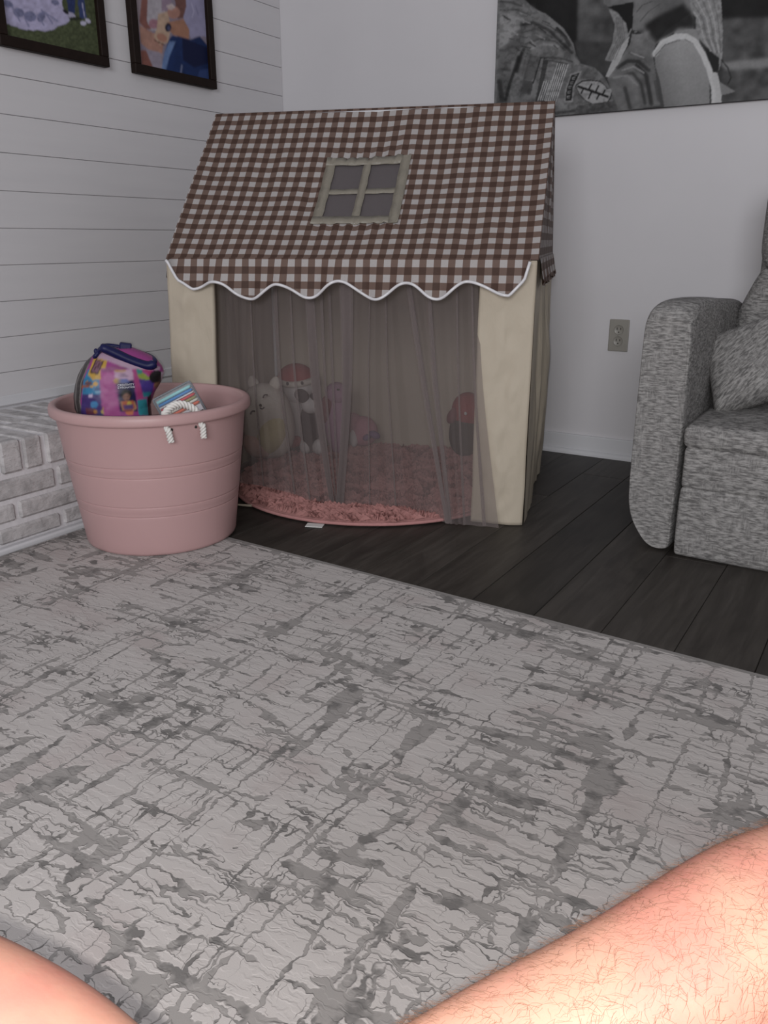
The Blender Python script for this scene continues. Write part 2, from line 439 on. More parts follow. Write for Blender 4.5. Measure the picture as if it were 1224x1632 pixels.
# ------------------------------------------------------------------ rug
RUGROT = math.radians(-2.3)
rg = thing('area_rug', 'large light grey distressed pattern area rug on the dark wood floor', 'rug', (2.0, -2.6, 0))
ra = Matrix.Translation((0.492, -1.455, 0))
def rugsheet(name, x0, x1, y0, y1, z0, z1, mat, bev):
    bm = bmesh.new(); bmesh.ops.create_cube(bm, size=1)
    for v in bm.verts: v.co = Vector((x0+(v.co.x+.5)*(x1-x0), y0+(v.co.y+.5)*(y1-y0), z0+(v.co.z+.5)*(z1-z0)))
    bmesh.ops.bevel(bm, geom=[e for e in bm.edges], offset=bev, segments=2, affect='EDGES')
    for v in bm.verts: v.co.y += v.co.x*math.tan(RUGROT)
    o = bm_obj(name, bm, mat, rg); o.matrix_basis = ra; o.matrix_parent_inverse = parent_inv(rg); return o
rugsheet('pile', .004, 3.4, -2.6, -.016, .0005, .009, M['rug'], .003)
rugsheet('binding', .0, 3.4, -.018, 0, .0003, .006, M['rugedge'], .002)

# ------------------------------------------------------------------ play tent
TH = .3236; TW, TD, EH, RH = 1.078, .847, .75, 1.193
tu = np.array([math.cos(TH), math.sin(TH), 0]); tv = np.array([-math.sin(TH), math.cos(TH), 0]); tz = np.array([0, 0, 1.])
TO = np.array([1.569, -.934, 0])-TW*tu
def T(a, b, z): return TO+a*tu+b*tv+z*tz
def front(px, py, b=0.):
    d = ray(px, py); t = ((TO+b*tv-CAM)@tv)/(d@tv); P = CAM+d*t-TO; return P@tu, P[2]
tent = thing('play_tent', 'childrens playhouse tent with brown gingham roof and cream fabric walls', 'play tent', TO+.5*TW*tu+.5*TD*tv)
rn = np.cross(tu, (TD/2)*tv+(RH-EH)*tz); rn /= np.linalg.norm(rn)
SL = math.hypot(TD/2, RH-EH)
def roofpt(px, py):
    d = ray(px, py); P0 = T(0, 0, EH); t = ((P0-CAM)@rn)/(d@rn); P = CAM+d*t-P0
    sl = ((TD/2)*tv+(RH-EH)*tz)/SL; return P@tu, P@sl
wc = [roofpt(*p) for p in ((517, 246), (652, 243), (636, 352), (497, 352))]
WA0 = (wc[0][0]+wc[3][0])/2; WA1 = (wc[1][0]+wc[2][0])/2; WT0 = (wc[2][1]+wc[3][1])/2; WT1 = (wc[0][1]+wc[1][1])/2
def roof_point(a, t, lift=0.):
    """a along the eave, t up the slope in metres"""
    f = t/SL
    sag = -.020*math.sin(math.pi*min(1, max(0, f)))*math.sin(math.pi*min(1, max(0, a/TW)))**.6
    n = float(fbm(a*9, t*4, 3)-.5)*.012+float(fbm(a*26, t*7, 5)-.5)*.005
    da = max(0, max(WA0-a, a-WA1)); dt = max(0, max(WT0-t, t-WT1))
    g = math.exp(-(da*da+dt*dt)/.0025)
    if da == 0 and dt > 0: n += .004*math.sin(a*170)*math.exp(-dt/.03)
    n *= min(1, f*8+.15)*min(1, (1-f)*8)
    P = T(a, TD/2*f, EH+(RH-EH)*f)
    return P+rn*(sag+n*(1-.6*g*(da == 0 and dt == 0))+lift)
NA, NTT = 140, 80
As = np.unique(np.concatenate([np.linspace(-.004, TW+.004, NA), [WA0+.012, WA1-.012]])); Ts = np.unique(np.concatenate([np.linspace(0, SL, NTT), [WT0+.012, WT1-.012]]))
vs = [roof_point(a, t) for t in Ts for a in As]; uv = [(a, t) for t in Ts for a in As]
inw = lambda i, j: WA0+.011 < As[i] < WA1-.013 and WT0+.011 < Ts[j] < WT1-.013
mesh('roof_front', vs, gridfaces(len(As), len(Ts), skip=inw), M['gingham'], tent, True, uv)
vs = []; uv = []
for j in range(24):
    for i in range(40):
        a = -.004+(TW+.008)*i/39; f = j/23; P = T(a, TD-TD/2*f, EH+(RH-EH)*f); vs.append(P); uv.append((a, SL*f))
mesh('roof_back', vs, gridfaces(40, 24), M['gingham'], tent, True, uv)
# roof window
win = mesh('window_mesh', [roof_point(WA0+(WA1-WA0)*i/24, WT0+(WT1-WT0)*j/24, -.004) for j in range(25) for i in range(25)], gridfaces(25, 25), M['mesh'], tent, True)
def strip(name, a0, t0, a1, t1, w, lift, parent, seed=0):
    n = 26; vs = []
    d = np.array([a1-a0, t1-t0]); L = np.linalg.norm(d); d /= L; p = np.array([-d[1], d[0]])
    for i in range(n+1):
        for s, lf in ((-1, -.0015), (-1, 0.), (1, 0.), (1, -.0015)):
            c = np.array([a0, t0])+d*L*i/n+p*s*w/2*(1+.05*math.sin(i*.9+seed)); vs.append(roof_point(c[0], c[1], lift+lf+.0006*math.sin(i*1.1+seed*2+s)))
    return mesh(name, vs, gridfaces(4, n+1)+[], M['tape'], parent, True)
wf = .030
strip('window_tape', WA0, WT1-wf/2, WA1, WT1-wf/2, wf, .004, win, 1); strip('window_tape', WA0, WT0+wf/2, WA1, WT0+wf/2, wf, .004, win, 2)
strip('window_tape', WA0+wf/2, WT0, WA0+wf/2, WT1, wf, .003, win, 3); strip('window_tape', WA1-wf/2, WT0, WA1-wf/2, WT1, wf, .005, win, 4)
wa, wt = (WA0+WA1)/2, (WT0+WT1)/2
strip('window_tape', WA0+wf, wt, WA1-wf, wt, .020, .002, win, 5); strip('window_tape', wa, WT0+wf, wa, WT1-wf, .023, .004, win, 6)
# gables and side walls
def sidecloth(name, a, out, zlo, zhi_f, mat, b0=0., b1=TD, nb=40, nz=30, amp=.012, seed=1, uvs=True, dens=1.):
    vs = []; uv = []
    for j in range(nz):
        for i in range(nb):
            b = b0+(b1-b0)*i/(nb-1); zt = zhi_f(b); z0 = zlo(b) if callable(zlo) else zlo; f = j/(nz-1); z = z0+(zt-z0)*f
            e = math.sin(math.pi*i/(nb-1))*(.35+.65*math.sin(math.pi*min(1, f*.9+.05)))
            o = out*amp*e*(float(fbm(b*14*dens, z*2.2, seed)-.35)*2.2)
            vs.append(T(a, b, z)+tu*o); uv.append((b, z))
    return mesh(name, vs, gridfaces(nb, nz), mat, tent, True, uv)
gz = lambda b: EH+(RH-EH)*(1-abs(b-TD/2)/(TD/2))
for s, a in ((1, TW), (-1, 0)):
    sidecloth('gable', a+s*.002, s, EH-.005, lambda b: max(EH, gz(b)-.002), M['gingham'], nb=41, amp=.010, seed=4)
    sidecloth('side_wall', a, s, .004, lambda b: EH, M['cream'], nb=70, nz=34, amp=.045, seed=8, dens=1.3)
    # gable valance hanging over the side wall
    vs = []; uv = []
    for j in range(8):
        for i in range(90):
            b = .02+(TD-.02)*i/89; zb = EH-.055-.022*abs(math.sin(i*.21)); z = EH+.004+(zb-EH)*j/7
            vs.append(T(a, b, z)+tu*s*(.007+.004*math.sin(i*1.1)*j/7+.010*j/7)); uv.append((b, z))
    mesh('side_valance', vs, gridfaces(90, 8), M['gingham'], tent, True, uv)
# back wall
vs = []; uv = []
for j in range(20):
    for i in range(50):
        a = TW*i/49; z = .004+(EH-.004)*j/19; vs.append(T(a, TD+.012*(float(fbm(a*8, z*3, 11)-.5))*math.sin(math.pi*i/49), z))
mesh('back_wall', vs, gridfaces(50, 20), M['cream'], tent, True)
# front fabric columns with folded returns
def column(a0t, a1t, a0b, a1b, seed, outer):
    n = 70; prof = []
    vs = []; K = 22
    for j in range(n):
        f = j/(n-1); z = .002+(EH-.004)*f
        a0 = a0b+(a0t-a0b)*f; a1 = a1b+(a1t-a1b)*f
        ring = []
        for i in range(K): ring.append((a0+(a1-a0)*i/(K-1), 0, i))
        for i in range(K-1, -1, -1): ring.append((a0+(a1-a0)*i/(K-1), 1, i))
        for (a, bk, i) in ring:
            e = math.sin(math.pi*i/(K-1))
            bul = (-.008*e+.034*e*float(fbm(a*13+z*3, z*7-a*9, seed, 4)-.5))*min(1, (1-f)*7)
            edge = .0035*float(fbm(z*9, i*.01, seed+2)-.5)
            vs.append(T(a+edge, (bul if not bk else .022-.3*bul)+.001, z))
    m = 2*K
    return mesh('front_column', vs, gridfaces(m, n, wrap=True)+[tuple(range(m))[::-1], tuple((n-1)*m+q for q in range(m))], M['cream'], tent, True)
at = front(764, 470)[0]; ab = front(750, 828)[0]
column(at, TW, ab, TW-.004, 21, 1)
al = front(341, 470)[0]; al2 = front(337, 615)[0]
column(-.004, al, -.026, al2, 23, -1)
# poles: ridge, eaves, uprights
for a, b in ((.012, .03), (TW-.012, .03), (.012, TD-.012), (TW-.012, TD-.012)):
    tube('pole', [T(a, b, .003), T(a, b, EH-.01)], .007, M['trim'], tent)
tube('pole', [T(.0, TD/2, RH-.014), T(TW, TD/2, RH-.014)], .009, M['trim'], tent)
fh0, fh1 = front(352, 802)[0], front(420, 808)[0]
for kz in (0, 1):
    mesh('floor_hem', [T(fh0+(fh1-fh0)*i/9, -.012-.010*kz+.006*(j % 2)+.004*math.sin(i*.8+kz), (.004+.005*kz)+(.0035 if j in (1, 2) else 0)) for i in range(10) for j in range(4)], gridfaces(4, 10, wrap=True), M['cream'], tent, True)
# scalloped front valance with white piping
ext = [(267, 411), (283, 446), (307, 461), (342, 449), (399, 477), (442, 453), (493, 475), (539, 448), (599, 477), (647, 451), (696, 477), (744, 449), (812, 471), (836, 446), (845, 417)]
ea = [front(*p, b=-.03) for p in ext]
def scal(a):
    for (a0, z0), (a1, z1) in zip(ea[:-1], ea[1:]):
        if a <= a1:
            f = max(0, (a-a0)/(a1-a0)); f2 = .5-.5*math.cos(math.pi*f) if a1 > ea[2][0] and a0 < ea[-3][0] else f
            return z0+(z1-z0)*f2
    return ea[-1][1]
NV = 180; vs = []; uv = []; edge = []
for j in range(9):
    for i in range(NV):
        a = ea[0][0]+(ea[-1][0]-ea[0][0])*i/(NV-1); zb = min(scal(a), EH-.002); f = j/8; z = EH+.004+(zb-EH-.004)*f
        o = -.006-.026*f-.006*f*math.sin(a*38+1)-.004*f*math.sin(a*90)
        P = T(a, o, z)
        if j == 8: edge.append(P)
        vs.append(P); uv.append((a, z-EH))
fval = mesh('front_valance', vs, gridfaces(NV, 9), M['gingham'], tent, True, uv)
tube('piping', edge, .0042, M['piping'], fval, 7)

# sheer curtains: columns with Z-folds (front layer, return layer, under layer)
def curtain(name, cols, nt=40):
    """cols: list of control polylines [(px,py)...] down the cloth, with depth offset"""
    vs = []; nc = len(cols)
    pts = []
    for path, b in cols:
        bt = b if isinstance(b, tuple) else (b, b)
        P = [front(px, py, bt[0]+(bt[1]-bt[0])*q/(len(path)-1)) for q, (px, py) in enumerate(path)]; pts.append((P, bt))
    for j in range(nt):
        f = j/(nt-1)
        for P, b in pts:
            m = len(P)-1; s = f*m; i = min(int(s), m-1); g = s-i
            # catmull-rom
            p = [np.array(P[max(0, min(m, i+d))]) for d in (-1, 0, 1, 2)]
            c = .5*((2*p[1])+(-p[0]+p[2])*g+(2*p[0]-5*p[1]+4*p[2]-p[3])*g*g+(-p[0]+3*p[1]-3*p[2]+p[3])*g**3)
            bb_ = b[0]+(b[1]-b[0])*f if isinstance(b, tuple) else b
            vs.append(T(c[0], bb_, max(.004, c[1])))
    fs = gridfaces(nc, nt)
    return mesh(name, vs, fs, M['sheer'], tent, False)
# resample control columns so that the plain spans are gently wavy
def span(c0, c1, n, amp=.006):
    out = []
    for k in range(1, n):
        g = k/n; path = [(x0+(x1-x0)*g, y0+(y1-y0)*g) for (x0, y0), (x1, y1) in zip(c0[0], c1[0])]
        b0, b1 = (c0[1] if isinstance(c0[1], tuple) else (c0[1],)*2), (c1[1] if isinstance(c1[1], tuple) else (c1[1],)*2)
        w = amp*math.sin(k*2.1+c0[0][0][0])
        out.append((path, (b0[0]+(b1[0]-b0[0])*g+w*.4, b0[1]+(b1[1]-b0[1])*g+w)))
    return out
def weave(ctrl, n=5):
    cols = []
    for c0, c1 in zip(ctrl[:-1], ctrl[1:]):
        cols.append(c0); w = abs(c0[0][0][0]-c1[0][0][0])
        if w > 18: cols += span(c0, c1, max(3, int(w/7)))
    cols.append(ctrl[-1]); return cols
def fold(c, wt, wm, wb, b, gap=.006):
    """three columns that double the cloth back on itself around path c"""
    L = lambda s: [(x+s*w/2, y) for (x, y), w in zip(c, (wt, wm, wb))]
    return [(L(1), (b, b-gap)), (L(-1), (b+gap/2, b)), (L(1), (b+gap, b+gap))]
TB = .028
left = [([(338, 445), (338, 600), (352, 765)], (TB+.03, TB+.02))]
left += fold([(398, 445), (405, 600), (420, 775)], 2, 3, 2, TB)
left += fold([(438, 445), (446, 600), (470, 788)], 6, 5, 3, TB)
left += fold([(462, 445), (470, 600), (494, 798)], 2, 4, 3, TB)
left += fold([(492, 445), (504, 620), (530, 806)], 14, 14, 7, TB-.004)+fold([(490, 445), (502, 620), (529, 806)], 6, 7, 5, TB-.006)
left += fold([(511, 445), (519, 620), (536, 808)], 5, 4, 3, TB)
left += fold([(524, 445), (531, 620), (540, 812)], 4, 4, 3, TB-.004)
left += [([(547, 445), (556, 620), (548, 822)], (TB, TB-.012))]
curtain('sheer_curtain', weave(left))
right = [([(540, 445), (545, 620), (534, 820)], (TB-.012, TB-.030))]
right += fold([(551, 445), (552, 620), (539, 822)], 18, 11, 10, TB-.014, .008)+fold([(553, 445), (554, 620), (541, 822)], 20, 13, 11, TB-.020, .006)
right += fold([(590, 445), (587, 620), (590, 822)], 2, 2, 2, TB-.004)
right += fold([(614, 445), (618, 600), (632, 825)], 3, 2, 3, TB-.006)
right += fold([(650, 445), (676, 615), (713, 838)], 8, 9, 6, TB-.008)+fold([(651, 445), (677, 615), (713, 838)], 4, 5, 4, TB-.010)
right += fold([(683, 445), (694, 615), (718, 842)], 5, 8, 6, TB-.012)+fold([(684, 445), (695, 615), (718, 842)], 3, 5, 4, TB-.014)
right += fold([(728, 445), (731, 620), (740, 838)], 3, 3, 4, TB-.006)
right += fold([(752, 445), (757, 620), (772, 842)], 3, 4, 6, (TB-.02))
right += [([(762, 445), (770, 620), (795, 843)], (TB-.006, -.045))]
# the cloth has to pass in front of the right column near the floor
right = [(p, (b[0], min(b[1], -.040)) if p[0][0] > 640 else b) for p, b in right]
curtain('sheer_curtain', weave(right))

# fluffy round floor mat inside the tent
MC = np.array([.945, -.752, 0])-.014*tv; MR = .483
mat_ = thing('fluffy_mat', 'round fluffy pink mat lying inside the play tent', 'mat', MC)
lathe('backing', [(0.001, .003), (MR*.97, .003), (MR, .006), (MR, .012), (MR*.985, .017), (MR*.9, .018), (.001, .018)], MC, M['pinkfur'], mat_, 96)
tube('piped_hem', [MC+np.array([MR*math.cos(t), MR*math.sin(t), .010]) for t in np.linspace(0, 2*math.pi, 97)[:-1]], .0055, M['pinkhem'], mat_, 7, closed=True)
vs = []; fs = []
for i in range(11000):
    r = MR*.985*math.sqrt(random.random()); t = random.random()*6.283
    x, y = MC[0]+r*math.cos(t), MC[1]+r*math.sin(t)
    sw = float(fbm(x*9, y*9, 31))*12.6+random.gauss(0, .35); ln = .020+.020*random.random(); h = .006+.010*random.random()*float(fbm(x*6, y*6, 33)+.3)
    d = np.array([math.cos(sw), math.sin(sw)]); p = np.array([-d[1], d[0]]); w = .0028
    q = len(vs)
    vs += [(x+p[0]*w, y+p[1]*w, .016), (x-p[0]*w, y-p[1]*w, .016), (x+d[0]*ln*.5, y+d[1]*ln*.5, .018+h*1.3), (x+d[0]*ln, y+d[1]*ln, .019+h*.6)]
    fs += [(q, q+1, q+2), (q+1, q+3, q+2), (q, q+2, q+3)]
fur = mesh('fur_pile', vs, fs, M['pinkfur'], mat_); fur['kind'] = 'stuff'
P = on_z(502, 838); 
bm = bmesh.new()
Tm = Matrix.Translation((P[0], P[1], .003)) @ Matrix.Rotation(math.radians(22), 4, 'Z')
box('care_tag', (-.026, -.018, -.002), (.026, .014, .0005), M['tagw'], mat_, .0006, 1, M=Tm)

# ------------------------------------------------------------------ plush toys in the tent
def inside(px, py, z=.026):
    P = on_z(px, py, z); return P
def dep(px, py, P):      # point seen at px,py as deep into the room as P
    d = ray(px, py); n = np.array([-math.sin(YAW), math.cos(YAW), 0]); return CAM+d*(((P-CAM)@n)/(d@n))
yawc = YAW
def toy(name, label, foot, cat='plush toy'):
    return thing(name, label, cat, foot, 'plush toys in the tent')
TF = -tv  # towards the tent opening
base = T(.235, .60, .026)
def tp(px, py, b):      # point seen at px,py on a plane b metres behind the tent front
    a, z = front(px, py, b); return T(a, b, z)
# cream cat lying against the back corner
pc = tp(427, 668, .49)-tz*.006
cat = toy('plush_cat', 'round cream plush cat with closed smiling eyes behind the sheer curtain', (pc[0], pc[1], .026))
bodyrot = (0, math.radians(18), TH)
catb = blob('body', pc, (.096, .085, .140), M['p_cream'], cat, .9, .9, (0, math.radians(-10), TH))
blob('belly', pc+tu*.026-tv*.030-tz*.035, (.060, .065, .085), M['p_yellow'], cat, 1, 1, (0, math.radians(20), TH))
blob('lower_body', pc-tu*.022-tv*.014-tz*.075, (.070, .075, .062), M['p_peach'], cat, 1, 1, (0, 0, TH))
for dx in (-.050, .034):
    blob('ear', pc+tu*dx+tz*.136, (.022, .014, .03), M['p_cream'], cat, 1.3, 1, (0, dx*6, TH))
def arc_eye(parent, c, w, h, n=8, up=1, tilt=0.):
    pts = []
    for i in range(n+1):
        t = -1+2*i/n; dx = t*w; dz = up*h*(1-t*t); ct, st = math.cos(tilt), math.sin(tilt)
        pts.append(c+tu*(dx*ct-dz*st)+tz*(dx*st+dz*ct))
    return tube('eye', pts, .0028, M['p_black'], parent, 6)
fc = pc-tv*.088
arc_eye(catb, tp(423, 632, .402), .010, .006, tilt=.6); arc_eye(catb, tp(403, 658, .402), .010, .006, tilt=.6)
blob('nose', tp(415, 646, .402), (.006, .004, .005), M['p_black'], catb, nu=10, nv=8)
tube('mouth', [tp(414, 650, .403), tp(418, 652, .403), tp(421, 649, .403)], .002, M['p_black'], catb, 6)
# snowman with red hat
ps = tp(465, 668, .715)
sn = toy('plush_snowman', 'white plush snowman wearing a red hat with pale brim', (ps[0], ps[1], .026))
blob('body', ps, (.072, .070, .108), M['p_white'], sn, .95, 1, (0, 0, TH))
hd = tp(473, 617, .715)
snh = blob('head', hd, (.075, .066, .070), M['p_white'], sn, .95, 1, (0, 0, TH))
def hatfn(p): return p if p.z > -.05 else Vector((p.x, p.y, -.05))
snt = blob('hat', hd+tz*.030, (.074, .068, .062), M['p_red'], sn, 1, 1, (0, .08, TH), fn=hatfn)
tube('hat_brim', [hd+tz*(.026+.006*math.cos(2*t))+tu*.073*math.cos(t)+tv*.068*math.sin(t) for t in np.linspace(0, 6.283, 33)[:-1]], .013, M['p_cream'], snt, 8, closed=True)
for q in ((458, 611.5), (481.5, 610.5)): blob('eye', tp(*q, .634), (.006, .004, .007), M['p_black'], snh, nu=10, nv=8)
blob('button', tp(455, 651.5, .628), (.005, .004, .005), M['p_black'], sn, nu=10, nv=8)
blob('scarf_tail', tp(470, 704, .64), (.03, .02, .022), M['p_red'], sn, 1, 1, (0, -.5, TH))
# black and white dog
pd = tp(493, 676, .60)-tz*.012
dg = toy('plush_dog', 'small black and white plush dog sitting beside the snowman', (pd[0], pd[1], .026))
blob('body', pd, (.036, .036, .100), M['p_black'], dg, 1, 1, (0, 0, TH))
dgh = blob('head', tp(495, 645, .59), (.036, .034, .034), M['p_white'], dg, 1, 1, (0, 0, TH))
blob('ear', tp(481, 631, .57), (.030, .020, .024), M['p_black'], dgh, 1, 1, (0, .6, TH)); blob('ear', tp(502, 640, .59), (.020, .022, .034), M['p_black'], dgh, 1, 1, (0, -.3, TH))
blob('nose', tp(503, 647, .555), (.005, .004, .004), M['p_black'], dgh, nu=10, nv=8)
for q in ((487, 711), (507, 712)): blob('paw', tp(*q, .59), (.022, .026, .030), M['p_white'], dg, 1, 1, (0, 0, TH))
# lilac plush behind the main fold
pl = tp(537, 648, .62)
lu = toy('plush_unicorn', 'lilac pink plush toy half hidden behind the thickest curtain fold', (pl[0], pl[1], .026))
blob('body', pl-tz*.046, (.050, .048, .134), M['p_lilac'], lu, 1, 1, (0, 0, TH)); luh = blob('head', tp(537, 627, .61), (.046, .044, .042), M['p_lilac'], lu, 1, 1, (0, 0, TH))
blob('mane', tp(519, 652, .59), (.028, .028, .056), M['p_maroon'], lu, 1, 1, (0, .25, TH)); blob('eye', tp(539, 621, .564), (.006, .004, .004), M['p_black'], luh, nu=10, nv=8)
# pink toy with purple bow
pp = tp(578, 688, .72)
pk = toy('plush_bunny', 'pink plush toy with purple bow lying by the tent back wall', (pp[0], pp[1], .026))
blob('body', tp(578, 684, .765)-tz*.008, (.060, .05, .060), M['p_pink'], pk, 1, 1, (0, 0, TH)); blob('bow', tp(597, 693, .712), (.024, .016, .014), M['p_purple'], pk, 1, 1, (0, .4, TH)); blob('bow', tp(585, 697, .712), (.018, .016, .012), M['p_purple'], pk, 1, 1, (0, -.4, TH))
blob('paw', tp(564, 698, .73), (.018, .02, .036), M['p_white'], pk, 1, 1, (0, 0, TH)); blob('head', tp(562, 674, .765), (.040, .04, .040), M['p_pink'], pk, 1, 1, (0, 0, TH))
# red toy near the right column
pr_ = tp(742, 668, .70)
rd = toy('plush_strawberry', 'dark red and green plush toy beside the right fabric column', (pr_[0], pr_[1], .026))
blob('body', tp(745, 655, .70), (.060, .055, .070), M['p_red'], rd, 1, 1, (0, 0, TH)); blob('base', tp(741, 691, .70), (.060, .058, .086), M['p_green'], rd, .9, 1, (0, 0, TH))
blob('arm', tp(722, 662, .67), (.020, .02, .034), M['p_maroon'], rd, 1, 1, (0, .5, TH)); blob('button', tp(742, 659, .644), (.006, .004, .006), M['p_white'], rd, nu=10, nv=8)

# ------------------------------------------------------------------ pink tub with rope handle
TC = np.array([.717, -1.540, .0095])
tub = thing('plastic_tub', 'round dusty pink plastic tub with white rope handle on the rug corner', 'tub', TC)
pf = [(.001, 0), (.198, 0), (.2045, .003), (.207, .010), (.209, .03)]
def side(z): return .207+.0385*z/.36
for z in (.112, .139, .219, .246):
    d = .0012*(1+[.112, .139, .219, .246].index(z)); pr0 = side(z)+d-.0012; pr1 = side(z)+d
    pf += [(pr0-.0006, z-.012), (pr0, z-.0030), (pr0, z-.0018), (pr0-.0016, z-.0010), (pr0-.0016, z), (pr1, z+.0010), (pr1+.0002, z+.0030), (pr1+.0010, z+.0115)]
pf += [(side(.30)+.0048, .30), (.2500, .351), (.2510, .3550), (.2520, .3565), (.262, .357), (.265, .359), (.2660, .364), (.2655, .376), (.2630, .382), (.257, .385), (.249, .3845), (.2445, .380), (.243, .36), (.236, .25), (.218, .12), (.196, .012), (.001, .010)]
lathe('body', pf, TC, M['tub'], tub, 96)
cdir = CAM[:2]-TC[:2]; cdir /= np.linalg.norm(cdir); caz = math.atan2(cdir[1], cdir[0])
def tubpt(deg, r, z): a = caz+math.radians(deg); return TC+np.array([r*math.cos(a), r*math.sin(a), z])
def rope(name, pts, R, parent, pitch=.028):
    pts = [np.asarray(p) for p in pts]
    # resample
    seg = [0]
    for a, b in zip(pts[:-1], pts[1:]): seg.append(seg[-1]+np.linalg.norm(b-a))
    n = max(16, int(seg[-1]/.0022)); ss = np.linspace(0, seg[-1], n)
    C_ = np.array([[np.interp(s, seg, [p[k] for p in pts]) for k in range(3)] for s in ss])
    t = np.gradient(C_, axis=0); t /= np.linalg.norm(t, axis=1)[:, None]
    n0 = np.cross(t[0], [0, 0, 1.]);
    if np.linalg.norm(n0) < .05: n0 = np.cross(t[0], [1., 0, 0])
    vs = []; fs = []; nr = n0/np.linalg.norm(n0); frames = []
    for i in range(n):
        nr = nr-t[i]*(nr@t[i]); nr /= np.linalg.norm(nr); frames.append((nr.copy(), np.cross(t[i], nr)))
    for kk in range(3):
        q0 = len(vs); m = 7
        for i in range(n):
            ph = 2*math.pi*(ss[i]/pitch+kk/3); a, b = frames[i]
            c = C_[i]+R*.52*(math.cos(ph)*a+math.sin(ph)*b)
            for j in range(m):
                an = 2*math.pi*j/m; vs.append(c+R*.52*(math.cos(an)*a+math.sin(an)*b))
        for f in gridfaces(m, n, wrap=True): fs.append(tuple(v+q0 for v in f))
        fs += [tuple(q0+j for j in range(m))[::-1], tuple(q0+(n-1)*m+j for j in range(m))]
    return mesh(name, vs, fs, M['rope'], parent, True)
g1, g2 = 6.5, 27.5
arch = []
for i in range(25):
    f = i/24; deg = g1+(g2-g1)*f; hgt = .375+.026*math.sin(math.pi*f)**.6
    arch.append(tubpt(deg, .234-.012*math.sin(math.pi*f), hgt))
rope('rope_handle', [tubpt(g1, .236, .335)]+arch+[tubpt(g2, .236, .335)], .0105, tub)
for g, dz, sl in ((g1+.3, .0, 1.6), (g2-.2, .0, -.1)):
    rope('rope_end', [tubpt(g, .246, .356), tubpt(g+sl*.3, .259, .348), tubpt(g+sl, .260, .316)], .0085, tub, .024)
for g in (g1+3.2, g2-3.4):
    blob('rope_hole', tubpt(g, .249, .345), (.0035, .0035, .004), M['slot'], tub, nu=10, nv=8)

# ------------------------------------------------------------------ bag of building blocks in the tub
right2 = np.array([-cdir[1], cdir[0], 0])      # image right, seen from the camera
bagc = TC+np.array([0, 0, .0])-right2*.058-np.append(cdir, 0)*.03
bag = thing('toy_block_bag', 'pink and blue printed plastic bag of toy building blocks in the pink tub', 'toy bag', (bagc[0], bagc[1], .06))
bz0 = .012
cd3 = np.append(cdir, 0)
def on_bag(px, py, o=.0):    # point on the vertical plane through the bag facing the camera
    d = ray(px, py); t = ((bagc+cd3*o-CAM)@cd3)/(d@cd3); P = CAM+d*t-bagc; return P@right2, P[2]
# silhouette of the front in photo pixels, from the bottom up: (y, left x, right x)
sil = [(668, 128, 242), (650, 119, 240), (630, 117, 247), (612, 120, 258), (598, 124, 262.5), (588, 129, 259), (576, 137, 250), (568, 146, 238), (562, 152, 226), (556, 158, 212)]
rows = []
for y_, xl, xr in sil:
    (sl_, z_), (sr_, _) = on_bag(xl, y_), on_bag(xr, y_); rows.append((z_, sl_, sr_))
rows = [(bz0, rows[0][1]+.02, rows[0][2]-.01), (bz0+.04, rows[0][1], rows[0][2]), (.25, rows[0][1]-.004, rows[0][2])]+rows
zz = np.array([r[0] for r in rows]); Lw = np.array([r[1] for r in rows]); Rw = np.array([r[2] for r in rows])
nu, nv = 340, 200; vs = []
for j in range(nv):
    f = j/(nv-1); z = zz[0]+(zz[-1]-zz[0])*f; l_, r_ = np.interp(z, zz, Lw), np.interp(z, zz, Rw); mid = (l_+r_)/2; hw = (r_-l_)/2
    th = .070*(max(0, 1-((f-.35)/.68)**4)**.5)*min(1, .35+f*5)+.006
    for i in range(nu):
        an = 2*math.pi*i/nu; ca, sa = math.cos(an), math.sin(an)
        s = mid+hw*spow(ca, .75); o = th*spow(sa, .8)
        o += .007*float(fbm(s*22, z*22, 41)-.5)*(1 if sa > 0 else .5)
        vs.append(bagc+right2*s+cd3*o+np.array([0, 0, z]))
vs = np.array(vs)
fs = gridfaces(nu, nv, wrap=True)+[tuple(range(nu))[::-1], tuple((nv-1)*nu+q for q in range(nu))]
BX, BY = np.array([to_px(v) for v in vs]).T
EB = 1.0
A = lambda h: alb(h, EB)
pb = Paint(BX, BY, A('#8a3a78'))
back = np.array([(i % nu) > nu/2 for i in range(len(vs))])
pb.poly([(110, 540), (150, 560), (134, 600), (128, 640), (134, 680), (108, 680)], A('#3a3636'), .7, .25)
for x0 in (120, 127, 133): pb.line([(x0+14, 580), (x0+2, 610), (x0, 640), (x0+6, 670)], 1.6, A('#6f6a68'))
pb.poly([(133, 606), (141, 588), (158, 604), (160, 628), (131, 629)], A('#2b6f96'), .25)
pb.poly([(131, 629), (160, 628), (164, 668), (128, 668)], A('#3b2a66'), .2)
pb.poly([(140, 597), (150, 569), (172, 574), (162, 604), (148, 606)], A('#b08c3c'))
pb.poly([(143, 594), (153, 572), (165.5, 576), (156, 597)], A('#2c1d20')); pb.poly([(145, 592), (154, 574), (163.5, 577), (155, 595)], A('#735060'))
pb.line([(150, 590), (153, 584), (156, 586), (158, 579), (160, 581)], 1.6, A('#3a2228')); pb.line([(148, 586), (151, 580), (154, 580)], 1.4, A('#3a2228'))
for q in ((152, 612, 4, 3.4), (146, 616, 3, 2.2), (139, 609, 2.5, 2)): pb.ell(*q, A('#b78a3a'))
pb.ell(141, 611, 6, 3, A('#5b4048')); pb.poly([(131, 614), (142, 615), (142, 618), (130, 618)], A('#8a4a2c'))
pb.poly([(150, 619), (160, 617), (160, 622), (150, 623)], A('#1f3f6c')); pb.line([(152, 625.5), (160, 625)], 1.6, A('#7fa2b8'))
